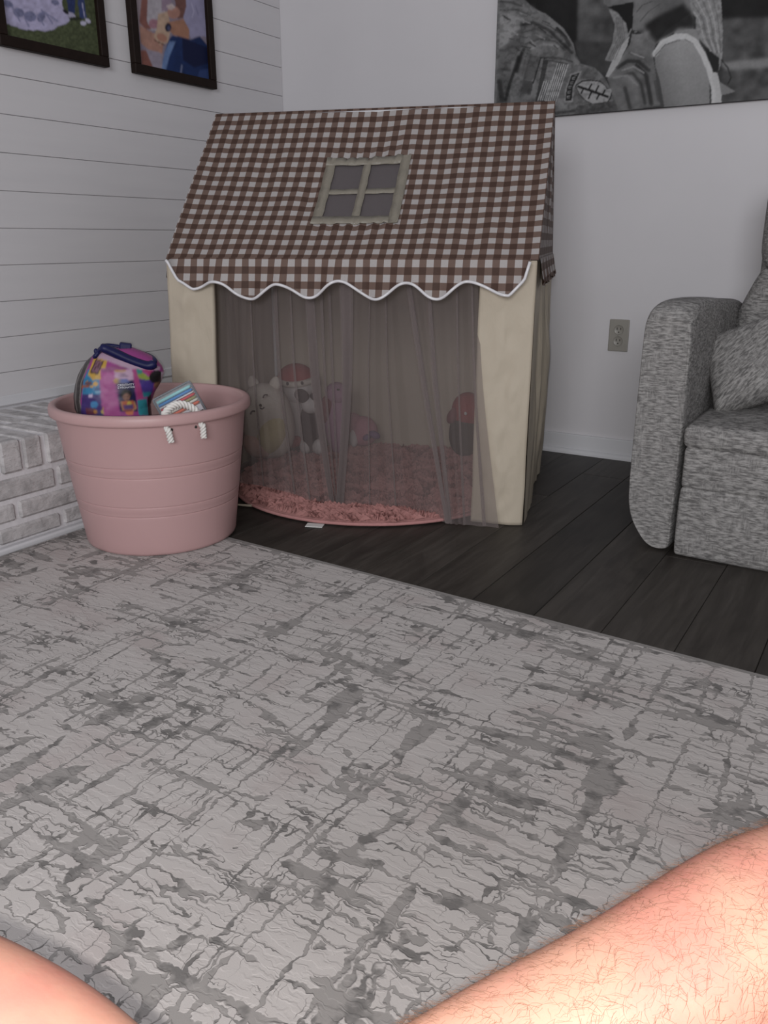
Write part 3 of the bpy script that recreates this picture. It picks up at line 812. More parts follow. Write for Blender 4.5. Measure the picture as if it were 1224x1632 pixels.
pb.poly([(141, 629), (147, 628), (147.5, 633), (141.5, 633.5)], A('#b8a6c0'))
pb.ell(150, 645, 6, 6, A('#3c78a8'), var=.4, sc=.5); pb.poly([(136, 650), (152, 650), (152, 661), (138, 661)], A('#5a2c3c')); pb.ell(152, 656, 3, 3, A('#a0703a')); pb.ell(165, 657, 4, 4, A('#a89448')); pb.ell(165, 651, 2, 3.4, A('#a89448'))
pb.poly([(158, 660), (170, 660), (172, 668), (157, 668)], A('#2c3158'))
# pink stripe lighter middle
pb.poly([(160, 590), (184, 590), (192, 668), (166, 668)], A('#94407c'), .1)
pb.poly([(160, 588), (196, 580), (200, 590), (162, 594)], A('#7c3468'))
# white and navy centre label
pb.poly([(181.5, 591), (210.5, 588), (213.5, 608), (185, 612)], A('#a98aa2')); pb.poly([(184, 609), (213, 606.5), (219.5, 656), (192, 657)], A('#14123e'))
pb.poly([(190, 604), (203, 604), (207, 609), (188, 610)], A('#3a4a86')); pb.ell(186, 607, 5, 4.2, A('#a08250')); pb.line([(183, 590.5), (193, 592), (199, 591)], 3, A('#a07c4c'))
pb.line([(193.5, 597), (200, 596.2)], 1.2, A('#2a2040')); pb.line([(190.5, 600), (204, 598.6)], 1.4, A('#2a2040')); pb.ell(202, 586.5, 5, 1.4, A('#15123a'))
pb.ell(201, 629, 9, 8, A('#0c0a08')); pb.ell(201.5, 633, 5.6, 6, A('#7a5648')); pb.ell(199.5, 632, .9, .9, A('#1c1210')); pb.ell(204, 632, .9, .9, A('#1c1210')); pb.line([(199.8, 636), (202, 637), (204.5, 635.6)], .9, A('#4a2822'))
pb.poly([(192, 640), (212, 638.5), (217.5, 653), (195, 655)], A('#a65c42')); pb.ell(206, 643, 4, 3.4, A('#b6a048')); pb.poly([(196, 646), (212, 645), (213, 651), (198, 652.5)], A('#5a4470')); pb.line([(193, 641), (196, 654)], 2.2, A('#a07a60')); pb.line([(214, 641), (217, 650), (212, 654)], 2.2, A('#a07a60'))
pb.poly([(200, 656), (212, 655), (213, 661), (201, 661)], A('#b86a4a'))
# right of the label
pb.poly([(211, 588), (217, 588), (229, 636), (220, 640)], A('#94386c'))
pb.poly([(217, 589), (226, 588), (228, 596), (220, 600)], A('#2f7a74')); pb.poly([(219, 597), (228, 594), (240, 603), (236, 607), (222, 603)], A('#7c8a3a')); pb.poly([(226, 588), (244, 588), (240, 600)], A('#962e60'))
pb.poly([(221, 604), (238, 606), (245, 612), (243, 626), (228, 630)], A('#40307a'), .3); pb.poly([(227, 625), (241, 625), (241, 632), (229, 633)], A('#24707e')); pb.poly([(219, 638), (234, 636), (237, 662), (221, 662)], A('#2b7e8a'), .2)
pb.poly([(235, 633), (241, 628), (244, 668), (237, 668)], A('#2c1420'))
pb.ell(250, 601, 12, 11, A('#100a0e')); pb.ell(251, 614, 6, 5, A('#7c5844')); pb.poly([(256.5, 593), (262, 592), (263, 603), (257, 607)], A('#b0a0ae'))
# lilac film under the navy band
pb.poly([(158, 560), (170, 563), (205, 577), (256, 584), (254, 590), (205, 588), (168, 574), (152, 570)], A('#a58a9e'))
pb.blur(nu, nv, 1)
pb.c[back] = A('#6a3060')
bagb = mesh('bag_body', vs, fs, M['bagprint'], bag, True, None, pb.c)
def bagP(px, py, o):
    s, z = on_bag(px, py, o); P = bagc+right2*s+cd3*o; return np.array([P[0], P[1], z+bagc[2]])

loop = [(151, 569), (157, 561), (164, 555), (176, 559.5), (190, 566), (205, 573), (222, 579.5), (236, 583), (245, 580), (247, 574), (240, 568), (226, 562.5), (210, 558), (195, 554), (180, 551.5), (168, 551), (160, 556)]
lo3 = []
for i, p in enumerate(loop):
    o = .045 if 1 < i < 9 else (.03 if i in (0, 1, 9) else -.02)
    lo3.append(bagP(p[0], p[1], o))
sm = []
for i in range(len(lo3)):
    for g in (0, .25, .5, .75):
        p = [lo3[(i+d) % len(lo3)] for d in (-1, 0, 1, 2)]
        sm.append(.5*((2*p[1])+(-p[0]+p[2])*g+(2*p[0]-5*p[1]+4*p[2]-p[3])*g*g+(-p[0]+3*p[1]-3*p[2]+p[3])*g**3))
rad = [.0125 if (2*4 <= i <= 8*4) else .006 for i in range(len(sm))]
hband = tube('handle_band', sm, rad, M['navy'], bag, 8, closed=True)
ctr = sum(sm)/len(sm)
mesh('top_film', [ctr+np.array([0, 0, .006])]+[p-np.array([0, 0, .001]) for p in sm], [(0, i+1, (i+1) % len(sm)+1) for i in range(len(sm))], M['lilacfilm'], bag, True)
kp = bagP(200, 553.5, .0)
Mk = Matrix.Translation(Vector(kp)) @ Matrix.Rotation(caz+math.pi/2, 4, 'Z') @ Matrix.Rotation(math.radians(9), 4, 'Y')
box('handle_tab', (-.016, -.012, -.014), (.016, .012, .012), M['navy'], hband, .004, 2, M=Mk)
blob('clip', bagP(153, 560, .02), (.006, .006, .008), M['navy'], bag, nu=10, nv=8)
def lettering(body, px, py, wid, o, mat, parent, tilt=0., squash=1.):
    cu = bpy.data.curves.new('txt', 'FONT'); cu.body = body; cu.align_x = 'CENTER'; cu.align_y = 'CENTER'; cu.extrude = .0; cu.size = 1
    t = bpy.data.objects.new('txt', cu); COL.objects.link(t)
    dg_ = bpy.context.evaluated_depsgraph_get(); me = bpy.data.meshes.new_from_object(t.evaluated_get(dg_))
    bpy.data.objects.remove(t); bpy.data.curves.remove(cu)
    co = np.zeros(len(me.vertices)*3); me.vertices.foreach_get('co', co); co = co.reshape(-1, 3)
    k_ = wid/(co[:, 0].max()-co[:, 0].min()); c = bagP(px, py, o); out = []
    ct, st = math.cos(tilt), math.sin(tilt)
    for v in co:
        a, b = v[0]*k_, v[1]*k_*squash; out.append(c+right2*(a*ct-b*st)+np.array([0, 0, 1])*(a*st+b*ct))
    me.vertices.foreach_set('co', np.array(out).ravel()); me.update(); me.materials.clear(); me.materials.append(mat)
    return obj('lettering', me, parent)
M['letter'] = simple('white_letter_print', (.72, .72, .78), .5)
lettering('CREATIVITY', 200.5, 613.6, .042, .080, M['letter'], bagb, .02, 1.0)
lettering('& IMAGINATION', 201.2, 617.6, .043, .080, M['letter'], bagb, .02, 1.15)

# ------------------------------------------------------------------ pack of coloured pencils in the tub
po = .085
def packP(px, py, o=po): return bagP(px, py, o)
A_, B_, D_ = packP(243, 638), packP(302, 607), packP(330, 657)
ex = B_-A_; wid = np.linalg.norm(ex); ex /= wid; ey = D_-B_; ey -= ex*(ey@ex); ey /= np.linalg.norm(ey); ez = np.cross(ex, ey)
if ez@cd3 < 0: ez = -ez
hei = .17
pk_ = thing('pencil_pack', 'clear pack of striped coloured pencils tilted in the pink tub', 'pencil pack', A_+ex*wid/2+ey*hei)
def PM(o): return Matrix(((ex[0], ey[0], ez[0], o[0]), (ex[1], ey[1], ez[1], o[1]), (ex[2], ey[2], ez[2], o[2]), (0, 0, 0, 1)))
box('tray', (0, 0, -.016), (wid, hei, -.009), simple('pale_card', (.50, .46, .47), .7), pk_, .003, 2, M=PM(A_))
pc_ = [('#6d9cc4', .010), ('#2f5f8c', .009), ('#c8b8b8', .005), ('#8e2c30', .008), ('#6c6a44', .008), ('#b79c90', .008), ('#b04a34', .009), ('#b99a94', .009), ('#7e2c3c', .008), ('#66684c', .008), ('#a8887a', .009), ('#3a6a7a', .009)]
yy = .008
for h, w in pc_:
    m = simple('pencil_'+h[1:], alb(h, .36), .4, .4, .05)
    a0 = A_+ex*.006+ey*(yy+w/2)-ez*.003; a1 = A_+ex*(wid-.010)+ey*(yy+w/2)-ez*.003
    tube('pencil', [a0, a1, a1+ex*.006], [w*.47, w*.47, w*.2], m, pk_, 6); yy += w
box('cover', (-.002, -.002, .0035), (wid+.002, hei, .0048), M['clear'], pk_, .0006, 1, M=PM(A_))
edge_m = simple('grey_case_edge', (.20, .21, .23), .4, .4)
rr_ = .008; cs = [(rr_, 0), (wid-rr_, 0), (wid-.002, .002), (wid, rr_), (wid, hei-.002)]
tube('case_rim', [A_+ex*a+ey*b for a, b in [(0, hei-.002), (0, rr_), (.002, .002)]+cs], .0028, edge_m, pk_, 6)
plb = box('pencil_label', (wid*.52, .066, .0045), (wid-.004, .112, .0062), simple('white_label', (.60, .58, .62), .6), pk_, .0004, 1, M=PM(A_))
box('label_mark', (wid*.80, .082, .006), (wid*.95, .094, .0066), M['black'], plb, .0003, 1, M=PM(A_))

# ------------------------------------------------------------------ framed photographs on the plank wall
EW = .70
AW = lambda h: alb(h, EW)
FD = .026
def framed(name, label, y0, y1, z0, z1, painter):
    fr = thing(name, label, 'picture', (0, (y0+y1)/2, z0), 'framed photographs on the plank wall'); w = .030
    for lo_, hi_ in (((.0008, y0, z0), (FD, y1, z0+w)), ((.0008, y0, z1-w), (FD, y1, z1)), ((.0008, y0, z0+w), (FD, y0+w, z1-w)), ((.0008, y1-w, z0+w), (FD, y1, z1-w))):
        box('frame_rail', lo_, hi_, M['frame'], fr, .002, 1)
    ny, nz = 150, 190; V = []
    ya, yb, za, zb = y0+w-.002, y1-w+.002, z0+w-.002, z1-w+.002
    for j in range(nz):
        for i in range(ny): V.append((.012, ya+(yb-ya)*i/(ny-1), za+(zb-za)*j/(nz-1)))
    X, Y = np.array([to_px(v) for v in V]).T
    mesh('photo_print', V, gridfaces(ny, nz), M['print'], fr, False, None, painter(X, Y))
def paint_wedding(X, Y):
    p = Paint(X, Y, AW('#3a4030')); p.put(np.ones(len(X), bool), AW('#3c422e'), .7, .35, 2)
    p.poly([(-60, -200), (200, -200), (200, -30), (-60, -45)], AW('#5a6a50'), .6, .1, 3)
    d = AW('#8f8ba4')
    p.poly([(-40, -90), (98, -90), (99, 8), (104, 20), (112, 31), (106, 38), (92, 42), (86, 47), (72, 50), (60, 47), (52, 49), (34, 46), (20, 41), (8, 37), (-30, 30)], d, .30, .18, 4)
    for e in ((30, 20, 9, 7), (48, 26, 10, 8), (66, 27, 6, 9), (12, 6, 10, 5), (88, 4, 7, 4)): p.ell(*e, AW('#5f607a'), 20, .4, .3)
    for l in (((66, 16), (92, 34)), ((72, 20), (84, 38)), ((60, 24), (70, 40)), ((20, 12), (32, 34)), ((40, 30), (46, 42))): p.line(l, 2.2, AW('#6a6a84'))
    p.poly([(96, -60), (123, -60), (120, 0), (119, 22), (110, 22), (107, 4)], AW('#232c4e'), .3, .3)
    p.poly([(124, -60), (140, -60), (134, 0), (138, 28), (128, 31), (124, 5)], AW('#2b3558'), .3, .3)
    p.ell(113, 24, 8, 4, AW('#8a879a'), 25); p.ell(105, 19, 6, 2.5, AW('#15141c'), 40); p.ell(133, 37, 5, 3.4, AW('#9a98aa'), 10); p.ell(140, 33, 5, 3, AW('#9a98aa'), 35)
    p.line([(131, 5), (135, 28)], 1.5, AW('#8a88a0')); p.ell(120, 30, 10, 3, AW('#22261c'))
    p.poly([(-40, -160), (60, -160), (50, -85), (-30, -85)], AW('#8a6a5e'), .2)
    p.blur(150, 190, 1); return p.c
def paint_family(X, Y):
    p = Paint(X, Y, AW('#6e6672')); p.poly([(210, -200), (245, -200), (240, 30), (215, 60)], AW('#7c7278'))
    p.poly([(236, -60), (258, -60), (264, 38), (252, 50), (238, 48), (233, 25)], AW('#8d888e'), .2, .2)
    p.ell(245, 38, 8, 8, AW('#7e5c66'), var=.3); p.poly([(253, -60), (275, -60), (272, 15), (258, 18)], AW('#7a6a78'), .2)
    p.poly([(229, -40), (237, -40), (234, 34), (241, 47), (232, 46), (222, 36)], AW('#6a4640'), .2)
    p.poly([(222, 40), (240, 50), (262, 62), (258, 88), (235, 78), (224, 68)], AW('#8c6a5e'), .3, .2)
    p.poly([(252, 22), (268, 18), (272, 45), (268, 68), (255, 72), (245, 58), (250, 45)], AW('#96806f'), .25, .2); p.ell(258, 60, 9, 6, AW('#8a6456'), 30)
    p.poly([(270, -60), (300, -60), (298, 15), (296, 28), (283, 30)], AW('#5a3e3a'), .2)
    p.ell(277, 20, 10, 10, AW('#8b675c'), var=.2); p.ell(272, 12, 5, 4, AW('#9a8c8a')); p.line([(266, 10), (274, 7), (278, 12)], 2, AW('#a89c9a'))
    p.poly([(290, -60), (340, -60), (336, 60), (318, 57), (305, 62), (298, 45), (292, 28), (297, 10)], AW('#7b7890'), .15, .15)
    p.line([(305, 5), (309, 18), (306, 28)], 1.5, AW('#8f8ca2')); p.line([(312, 10), (316, 24)], 1.5, AW('#626078'))
    p.poly([(266, 36), (292, 30), (302, 48), (301, 62), (276, 56), (270, 48)], AW('#84604f'), .2, .2); p.ell(268, 44, 5, 7, AW('#191a2c')); p.ell(269, 45, 2.6, 3.6, AW('#3c3e58'))
    p.line([(246, 64), (262, 72)], 2, AW('#4a302c'))
    p.poly([(330, 60), (336, 40), (345, 60), (345, 90)], AW('#625c70'))
    p.poly([(268, 66), (274, 57), (290, 59), (304, 63), (318, 58), (336, 78), (342, 135), (256, 116), (262, 84)], AW('#15254a'), .35, .12, 6)
    p.poly([(262, 84), (270, 66), (280, 66), (270, 90), (264, 114), (256, 112)], AW('#54688c'), .3); p.poly([(290, 60), (330, 75), (335, 100), (310, 108), (292, 96)], AW('#0c1330'))
    p.line([(290, 104), (288, 118)], 2.5, AW('#5a6078')); p.poly([(318, 112), (342, 108), (345, 135), (315, 124)], AW('#26355c'))
    p.poly([(224, 80), (240, 80), (246, 108), (226, 104)], AW('#6b453e'), .2); p.poly([(232, 78), (243, 80), (260, 86), (258, 112), (244, 108)], AW('#7b7480'), .25)
    p.blur(150, 190, 2); return p.c
P1 = on_x(167.6, 108.8, 0); P2 = on_x(208.7, 115.7, 0); P3 = on_x(338.8, 144.2, 0)
fw = P3[1]-P2[1]; zf = (P1[2]+P2[2]+P3[2])/3
framed('framed_picture', 'dark framed photo of a white dress on grass above the hearth', P1[1]-fw, P1[1], P1[2], P1[2]+.55, paint_wedding)
framed('framed_picture', 'dark framed photo of a seated family in jeans nearest the corner', P2[1], P3[1], (P2[2]+P3[2])/2, (P2[2]+P3[2])/2+.55, paint_family)

# ------------------------------------------------------------------ black and white poster on the back wall
px0 = on_y(794, 80, 0)[0]; pz0 = 1.221; px1, pz1 = px0+1.10, pz0+.64
po_ = thing('photo_canvas', 'large black and white photo canvas of a uniformed sleeve and a bare shoulder', 'picture', ((px0+px1)/2, 0, pz0))
box('canvas_edge', (px0, -.020, pz0), (px1, -.0008, pz1), simple('canvas_edge_dark', (.03, .028, .03), .7), po_, .001, 1)
nx, nz = 560, 330; V = []
for j in range(nz):
    for i in range(nx): V.append((px0+.0005+(px1-px0-.001)*i/(nx-1), -.0206, pz0+.0005+(pz1-pz0-.001)*j/(nz-1)))
V = np.array(V); d_ = V-CAM; c_ = d_@_f; PX = 612+FPX*(d_@_r2)/c_; PY = 816-FPX*(d_@_u2)/c_
def G(v):
    v = int(v*.84); return tuple([min(.85, (lin('#%02x%02x%02x' % (v, v, v))[0])/.40)]*3)
p = Paint(PX, PY, G(38)); al_ = np.ones(len(PX), bool)
p.put(al_, G(40), .9, .06, 5)
p.poly([(780, -400), (930, -400), (925, 45), (918, 80), (880, 60), (850, 10), (800, 0)], G(20), .5, .05)
p.poly([(922, -20), (975, -20), (978, 66), (920, 70)], G(62), .8, .06, 7); p.poly([(915, 66), (985, 66), (975, 130), (925, 105)], G(44), .5, .1, 8)
p.poly([(1140, -400), (1400, -400), (1400, 26), (1145, 32)], G(18), .5, .05)
p.poly([(1150, 30), (1400, 22), (1400, 84), (1150, 100)], G(60), .8, .08, 9); p.poly([(1148, 100), (1400, 76), (1400, 96), (1160, 116)], G(100), .15)
p.poly([(1150, 112), (1400, 96), (1400, 190), (1145, 180)], G(58), 1.0, .09, 10)
p.blur(nx, nz, 10)
# uniform back and sleeve
U = 86
p.poly([(786, -60), (815, -20), (845, 8), (870, 25), (892, 45), (908, 65), (918, 90), (926, 102), (948, 108), (962, 122), (976, 146), (990, 182), (780, 200)], G(U), .55, .10, 12)
p.poly([(797, 18), (828, 28), (829, 45), (812, 66), (795, 79)], G(112), .2, .1); p.poly([(795, 78), (812, 68), (832, 50), (838, 62), (815, 100), (808, 165), (790, 170)], G(74), .5, .12)
p.poly([(822, 8), (835, 8), (870, 22), (898, 45), (914, 70), (918, 88), (905, 78), (885, 55), (850, 30)], G(92), .3, .12)
for pts, w, g in ((((830, 40), (850, 36), (875, 48), (895, 68), (912, 84)), 5, 22), (((832, 52), (855, 46), (880, 60)), 2.5, 40), (((838, 70), (860, 62), (885, 66), (900, 80)), 3, 36), (((846, 78), (866, 70), (890, 74)), 3, 118),
                  (((888, 46), (900, 58), (908, 72)), 6, 30), (((835, 78), (822, 105), (812, 135), (806, 160)), 5, 18), (((828, 92), (822, 112)), 9, 20), (((797, 2), (815, 4), (832, 10)), 3, 20), (((797, 16), (825, 16), (845, 24)), 2.5, 30), (((845, 76), (838, 90), (832, 120)), 2, 60), (((858, 92), (890, 92), (912, 98)), 3, 30), (((800, 110), (812, 112)), 4, 44), (((796, 130), (800, 160)), 8, 34)):
    p.line(pts, w, G(g))
p.poly([(846, 88), (862, 92), (855, 118), (848, 128), (834, 126)], G(70), .2); p.poly([(834, 127), (850, 130), (846, 150), (832, 150)], G(52)); p.line([(846, 86), (836, 122), (829, 155)], 1.5, G(38)); p.line([(862, 92), (850, 132)], 2, G(30))
p.poly([(866, 94), (905, 101), (884, 172), (852, 168)], G(48)); p.poly([(874, 97), (889, 100), (879, 130), (867, 128)], G(92), .4, .6)
for i in range(6):
    x = 889+i*3.2; p.line([(x, 100.5+i*.5), (x-21, 168)], 1.4, G(150) if i % 1 == 0 else G(60))
for i in range(4):
    x = 867.5+i*3.4; p.line([(x, 129), (x-10, 160)], 1.4, G(150))
p.poly([(909, 118), (927, 113), (921, 128), (915, 140), (913, 163), (899, 164), (901, 142)], G(110)); p.poly([(911, 119.5), (924.5, 115.5), (919, 127), (913, 139), (911, 160), (901, 161.5), (903, 142)], G(26))
for q in ((918, 118.5), (914.5, 125), (911.5, 132), (908.5, 139), (907, 147), (906, 155)): p.line([(q[0]-2.2, q[1]-1), (q[0]+2, q[1]-1.6)], 1.1, G(120)); p.line([(q[0]-1.8, q[1]+1.6), (q[0]+1.6, q[1]+1)], 1., G(110)); p.line([(q[0]-2, q[1]-1), (q[0]-1.6, q[1]+1.8)], .9, G(110))
hp = [(918.5, 137), (928, 130.5), (941, 129), (956, 130.5), (964, 137), (967, 142), (975.5, 142), (972, 156), (966, 164), (960, 163.5), (961, 168), (948, 167), (934, 160), (924, 150)]
cx_, cy_ = 947, 148
p.poly([(cx_+(a-cx_)*1.06, cy_+(b-cy_)*1.10) for a, b in hp], G(20)); p.poly(hp, G(118), .12)
p.line([(922, 138), (940, 144), (968, 154)], 4, G(16))
for q in ((930, 141, -4, 8), (938, 143, 5, -9), (943, 146, -5, 11), (949, 147, 5, -10), (955, 150, -4, 8), (960, 151, 4, -7)): p.line([(q[0], q[1]), (q[0]+q[2], q[1]+q[3])], 2.6, G(18))
p.line([(885, 180), (930, 176), (990, 170)], 4, G(34)); p.poly([(920, 168), (985, 160), (990, 182), (915, 184)], G(62), .6, .2)
# neck, hair and hands
p.poly([(962, -60), (1020, -60), (1012, 10), (975, 13), (962, 6)], G(84), .3, .1); p.poly([(968, 11), (1014, 2), (1010, 40), (1003, 58), (992, 34), (978, 16)], G(16))
p.poly([(970, 14), (984, 20), (998, 38), (1002, 58), (990, 80), (975, 98), (964, 96), (976, 68), (980, 40)], G(98), .4, .25); p.poly([(1003, 58), (1000, 72), (975, 124), (965, 122), (982, 82)], G(128), .1)
for i in range(4): p.line([(982+i*3, 28), (986+i*3.2, 60), (970+i*3.2, 95)], 1, G(66))
p.poly([(1012, -60), (1092, -60), (1102, 20), (1062, 48), (1046, 68), (1041, 84), (1002, 82), (1008, 50)], G(88), .35, .12, 15)
p.poly([(1046, 26), (1075, 12), (1100, 0), (1108, 44), (1072, 50), (1046, 68), (1030, 50), (1026, 40)], G(28), .6, .1)
p.poly([(1085, -60), (1146, -60), (1152, 50), (1151, 92), (1146, 112), (1140, 88), (1124, 72), (1108, 56), (1110, 28), (1092, 8)], G(104), .5, .22, 16)
for i in range(6): p.line([(1092+i*9, 0), (1114+i*6, 30), (1122+i*5, 62), (1134+i*3, 84)], 1.2, G(72 if i % 2 else 134))
p.poly([(1122, 74), (1146, 92), (1146, 108), (1139, 121), (1132, 104)], G(24))
p.line([(1009, 51), (1016, 52), (1024, 50)], 6, G(30)); p.line([(1012, 51), (1015, 50)], 2, G(90)); p.line([(1028, 52), (1033, 52)], 3, G(120))
p.poly([(1000, 76), (1012, 60), (1030, 60), (1040, 82), (1045, 120), (1056, 168), (986, 178), (968, 126), (984, 104)], G(82), .45, .14, 17)
for pts, w, g in ((((984, 108), (1000, 97), (1018, 98), (1034, 112)), 6, 22), (((990, 122), (1008, 116), (1022, 134), (1028, 165)), 5, 30), (((1014, 105), (1030, 120), (1038, 165)), 7, 26), (((978, 124), (1000, 120), (1016, 136)), 3, 112), (((1002, 85), (1022, 88), (1036, 104)), 2, 50), (((996, 140), (1004, 172)), 6, 36), (((1044, 130), (1050, 160)), 5, 50)): p.line(pts, w, G(g))
p.poly([(1043, 84), (1058, 66), (1086, 60), (1112, 74), (1126, 104), (1131, 135), (1131, 190), (1056, 190), (1046, 128)], G(112), .10, .05)
p.poly([(1043, 100), (1052, 130), (1062, 190), (1056, 190), (1046, 128)], G(70)); p.poly([(1080, 46), (1108, 46), (1116, 68), (1090, 58), (1072, 56)], G(104))
p.line([(1044, 86), (1056, 68), (1078, 58), (1094, 58), (1108, 66), (1120, 86), (1130, 110), (1138, 140), (1139, 190)], 9, G(148)); p.line([(1139, 120), (1145, 145), (1144, 190)], 10, G(140)); p.line([(1044, 90), (1060, 71), (1084, 64)], 1.2, G(70))
p.line([(1150, 96), (1160, 108), (1165, 124), (1160, 134)], 2.2, G(30)); p.poly([(1146, 130), (1172, 146), (1150, 152)], G(96))
m_ = p._in([(1004, -80), (1100, -80), (1106, 44), (1074, 52), (1046, 70), (1012, 46)]); keep = p.c.copy(); p.blur(nx, nz, 14); soft = p.c.copy(); p.c = keep; p.c[m_] = soft[m_]
m_ = p._in([(786, -60), (845, 8), (908, 65), (926, 102), (962, 122), (990, 182), (780, 200)]) | p._in([(1000, 76), (1012, 60), (1030, 60), (1040, 82), (1045, 120), (1056, 168), (986, 178), (968, 126), (984, 104)])
m_ &= ~p._in([(850, 90), (912, 98), (930, 110), (980, 138), (976, 172), (845, 172)])
p.c[m_] = .35*p.c[m_]+.65*soft[m_]
for i in range(26):
    x0, y0 = random.uniform(800, 905), random.uniform(10, 80)
    if y0 > (x0-835)*.75+6: p.line([(x0, y0), (x0+random.uniform(6, 16), y0+random.uniform(1, 9))], random.uniform(1, 2.4), G(random.choice((40, 60, 110))))
for pts, w, g in ((((1000, 60), (1006, 46)), 2, 100), (((1014, 20), (1024, 8), (1040, 2)), 1.5, 60), (((1020, 34), (1034, 18), (1052, 6)), 1.5, 66), (((1006, 84), (1026, 92)), 2, 110), (((992, 112), (1010, 106), (1026, 116)), 2.5, 104)): p.line(pts, w, G(g))
sh_ = [(1043, 84), (1058, 66), (1086, 60), (1112, 74), (1126, 104), (1131, 135), (1131, 190), (1056, 190), (1046, 128)]
p.grad(sh_, (1075, 75), (1105, 190), 1.12, .72); p.grad(sh_, (1045, 120), (1085, 115), .62, 1.)
p.grad([(1012, -60), (1092, -60), (1102, 20), (1062, 48), (1046, 68), (1041, 84), (1002, 82), (1008, 50)], (1012, 60), (1060, 60), 1.15, .7)
bk_ = [(780, -500), (1500, -500), (1500, 300), (780, 300)]
cm = (fbm(PX*.16, PY*.2, 51) > .56); su = p._in([(786, -60), (845, 8), (908, 65), (926, 102), (962, 122), (990, 182), (780, 200)]); p.c[cm & su] *= .72
p.c *= (.86+.28*fbm(PX*.5, PY*.5, 61))[:, None]
p.blur(nx, nz, 1)
mesh('photo_print', V, gridfaces(nx, nz), M['print'], po_, False, None, p.c)

# ------------------------------------------------------------------ wall outlet
oc = on_y(986.5, 534.5, 0); ol = thing('wall_outlet', 'almond duplex wall outlet left of the grey sofa', 'outlet', (oc[0], 0, oc[2]))
box('cover_plate', (oc[0]-.037, -.006, oc[2]-.058), (oc[0]+.037, -.0005, oc[2]+.058), M['outlet'], ol, .003, 2)
for dz in (.0205, -.0205):
    rc = lathe('receptacle', [(.001, 0), (.0165, 0), (.0172, -.0006), (.0172, -.003)], (0, 0, 0), M['outlet'], ol, 24)
    rc.matrix_basis = Matrix.Translation((oc[0], -.0072, oc[2]+dz)) @ Matrix.Rotation(math.pi/2, 4, 'X') @ Matrix.Scale(-1, 4, (0, 0, 1)); rc.matrix_parent_inverse = parent_inv(ol)
    for dx, h in ((-.0065, .0045), (.0065, .0037)): box('slot', (oc[0]+dx-.0013, -.0078, oc[2]+dz+.004-h), (oc[0]+dx+.0013, -.0068, oc[2]+dz+.004+h), M['slot'], rc)
    blob('ground_hole', (oc[0], -.0073, oc[2]+dz-.0085), (.0026, .0006, .0026), M['slot'], rc, nu=10, nv=6)
blob('plate_screw', (oc[0], -.0062, oc[2]), (.003, .001, .003), M['outlet'], ol, nu=10, nv=6)

# ------------------------------------------------------------------ grey recliner sofa
so = thing('recliner_sofa', 'grey textured fabric recliner sofa with rounded arm at the right edge', 'sofa', (2.3, -.5, 0))
def arm(x0, x1, flip=False):
    prof = [(x1, .030), (x1, .004), (x1-.030, .000), (x1-.062, .006), (x0+.030, .042), (x0+.004, .085), (x0-.003, .14), (x0-.004, .20), (x0-.003, .34), (x0-.001, .565), (x0+.001, .604), (x0+.016, .621), (x0+.05, .624), (x1-.034, .623), (x1-.008, .616), (x1+.001, .59), (x1+.001, .34)]
    cxm = (x0+x1)/2
    if flip: prof = [(2*cxm-a, b) for a, b in prof][::-1]
    n = len(prof); cx, cz = cxm, .33
    st = [(-.930, .86, .972), (-.936, .88, .976), (-.935, .95, .99), (-.925, .99, 1.01), (-.895, 1, 1.04), (-.80, 1, 1.055), (-.5, 1, 1.03), (-.3, 1.0, 1), (-.08, 1, 1)]
    vs = []
    for y, sx, sz in st:
        for a, b in prof:
            vs.append((cx+(a-cx)*sx, y, b*sz if b > .3 else b+(1-sz)*.25*(.3-b)+.004))
    fs = gridfaces(n, len(st), wrap=True)+[tuple(range(n))[::-1], tuple((len(st)-1)*n+q for q in range(n))]
    o = mesh('arm', vs, fs, M['sofa'], so, True); md = o.modifiers.new('sub', 'SUBSURF'); md.levels = 2; md.render_levels = 2
    return o
arm(1.866, 1.988); arm(2.612, 2.75, True)
def cushion(name, lo_, hi_, bev, parent=so, mat=None, puff=.0, seed=0):
    bm = bmesh.new(); bmesh.ops.create_cube(bm, size=1); d = [b-a for a, b in zip(lo_, hi_)]; c = [(a+b)/2 for a, b in zip(lo_, hi_)]
    bmesh.ops.scale(bm, vec=d, verts=bm.verts)
    bmesh.ops.bevel(bm, geom=list(bm.edges), offset=bev, segments=4, affect='EDGES', profile=.6)
    bmesh.ops.subdivide_edges(bm, edges=[e for e in bm.edges if e.calc_length() > .12], cuts=6, use_grid_fill=True)
    for v in bm.verts:
        u = [2*v.co[k]/d[k] for k in range(3)]
        for k in range(3):
            e = [max(0, 1-u[m]**4) for m in range(3) if m != k]; v.co[k] += math.copysign(puff*e[0]*e[1], u[k]) if abs(u[k]) > .9 else 0
        v.co += Vector(c)
    return bm_obj(name, bm, mat or M['sofa'], parent, True)
cushion('footrest_lower', (2.003, -.952, .002), (2.612, -.86, .190), .012, puff=.005)
cushion('footrest_upper', (2.004, -.950, .187), (2.611, -.86, .296), .012, puff=.006)
cushion('seat_cushion', (1.994, -.950, .290), (2.606, -.27, .352), .026, puff=.006)
bkr = cushion('backrest', (1.992, -.36, .32), (2.608, -.10, .735), .05, puff=.014)
for v in bkr.data.vertices: v.co.x += max(0, v.co.z-.58)*.34*max(0, 2.3-v.co.x)/.3
cushion('headrest', (2.048, -.40, .71), (2.60, -.10, .985), .055, puff=.02)
box('back_panel', (2.0, -.10, .03), (2.616, -.06, .95), M['sofa'], so, .01, 2)
box('base', (1.95, -.84, .001), (2.66, -.12, .10), M['black'], so, .004, 1)
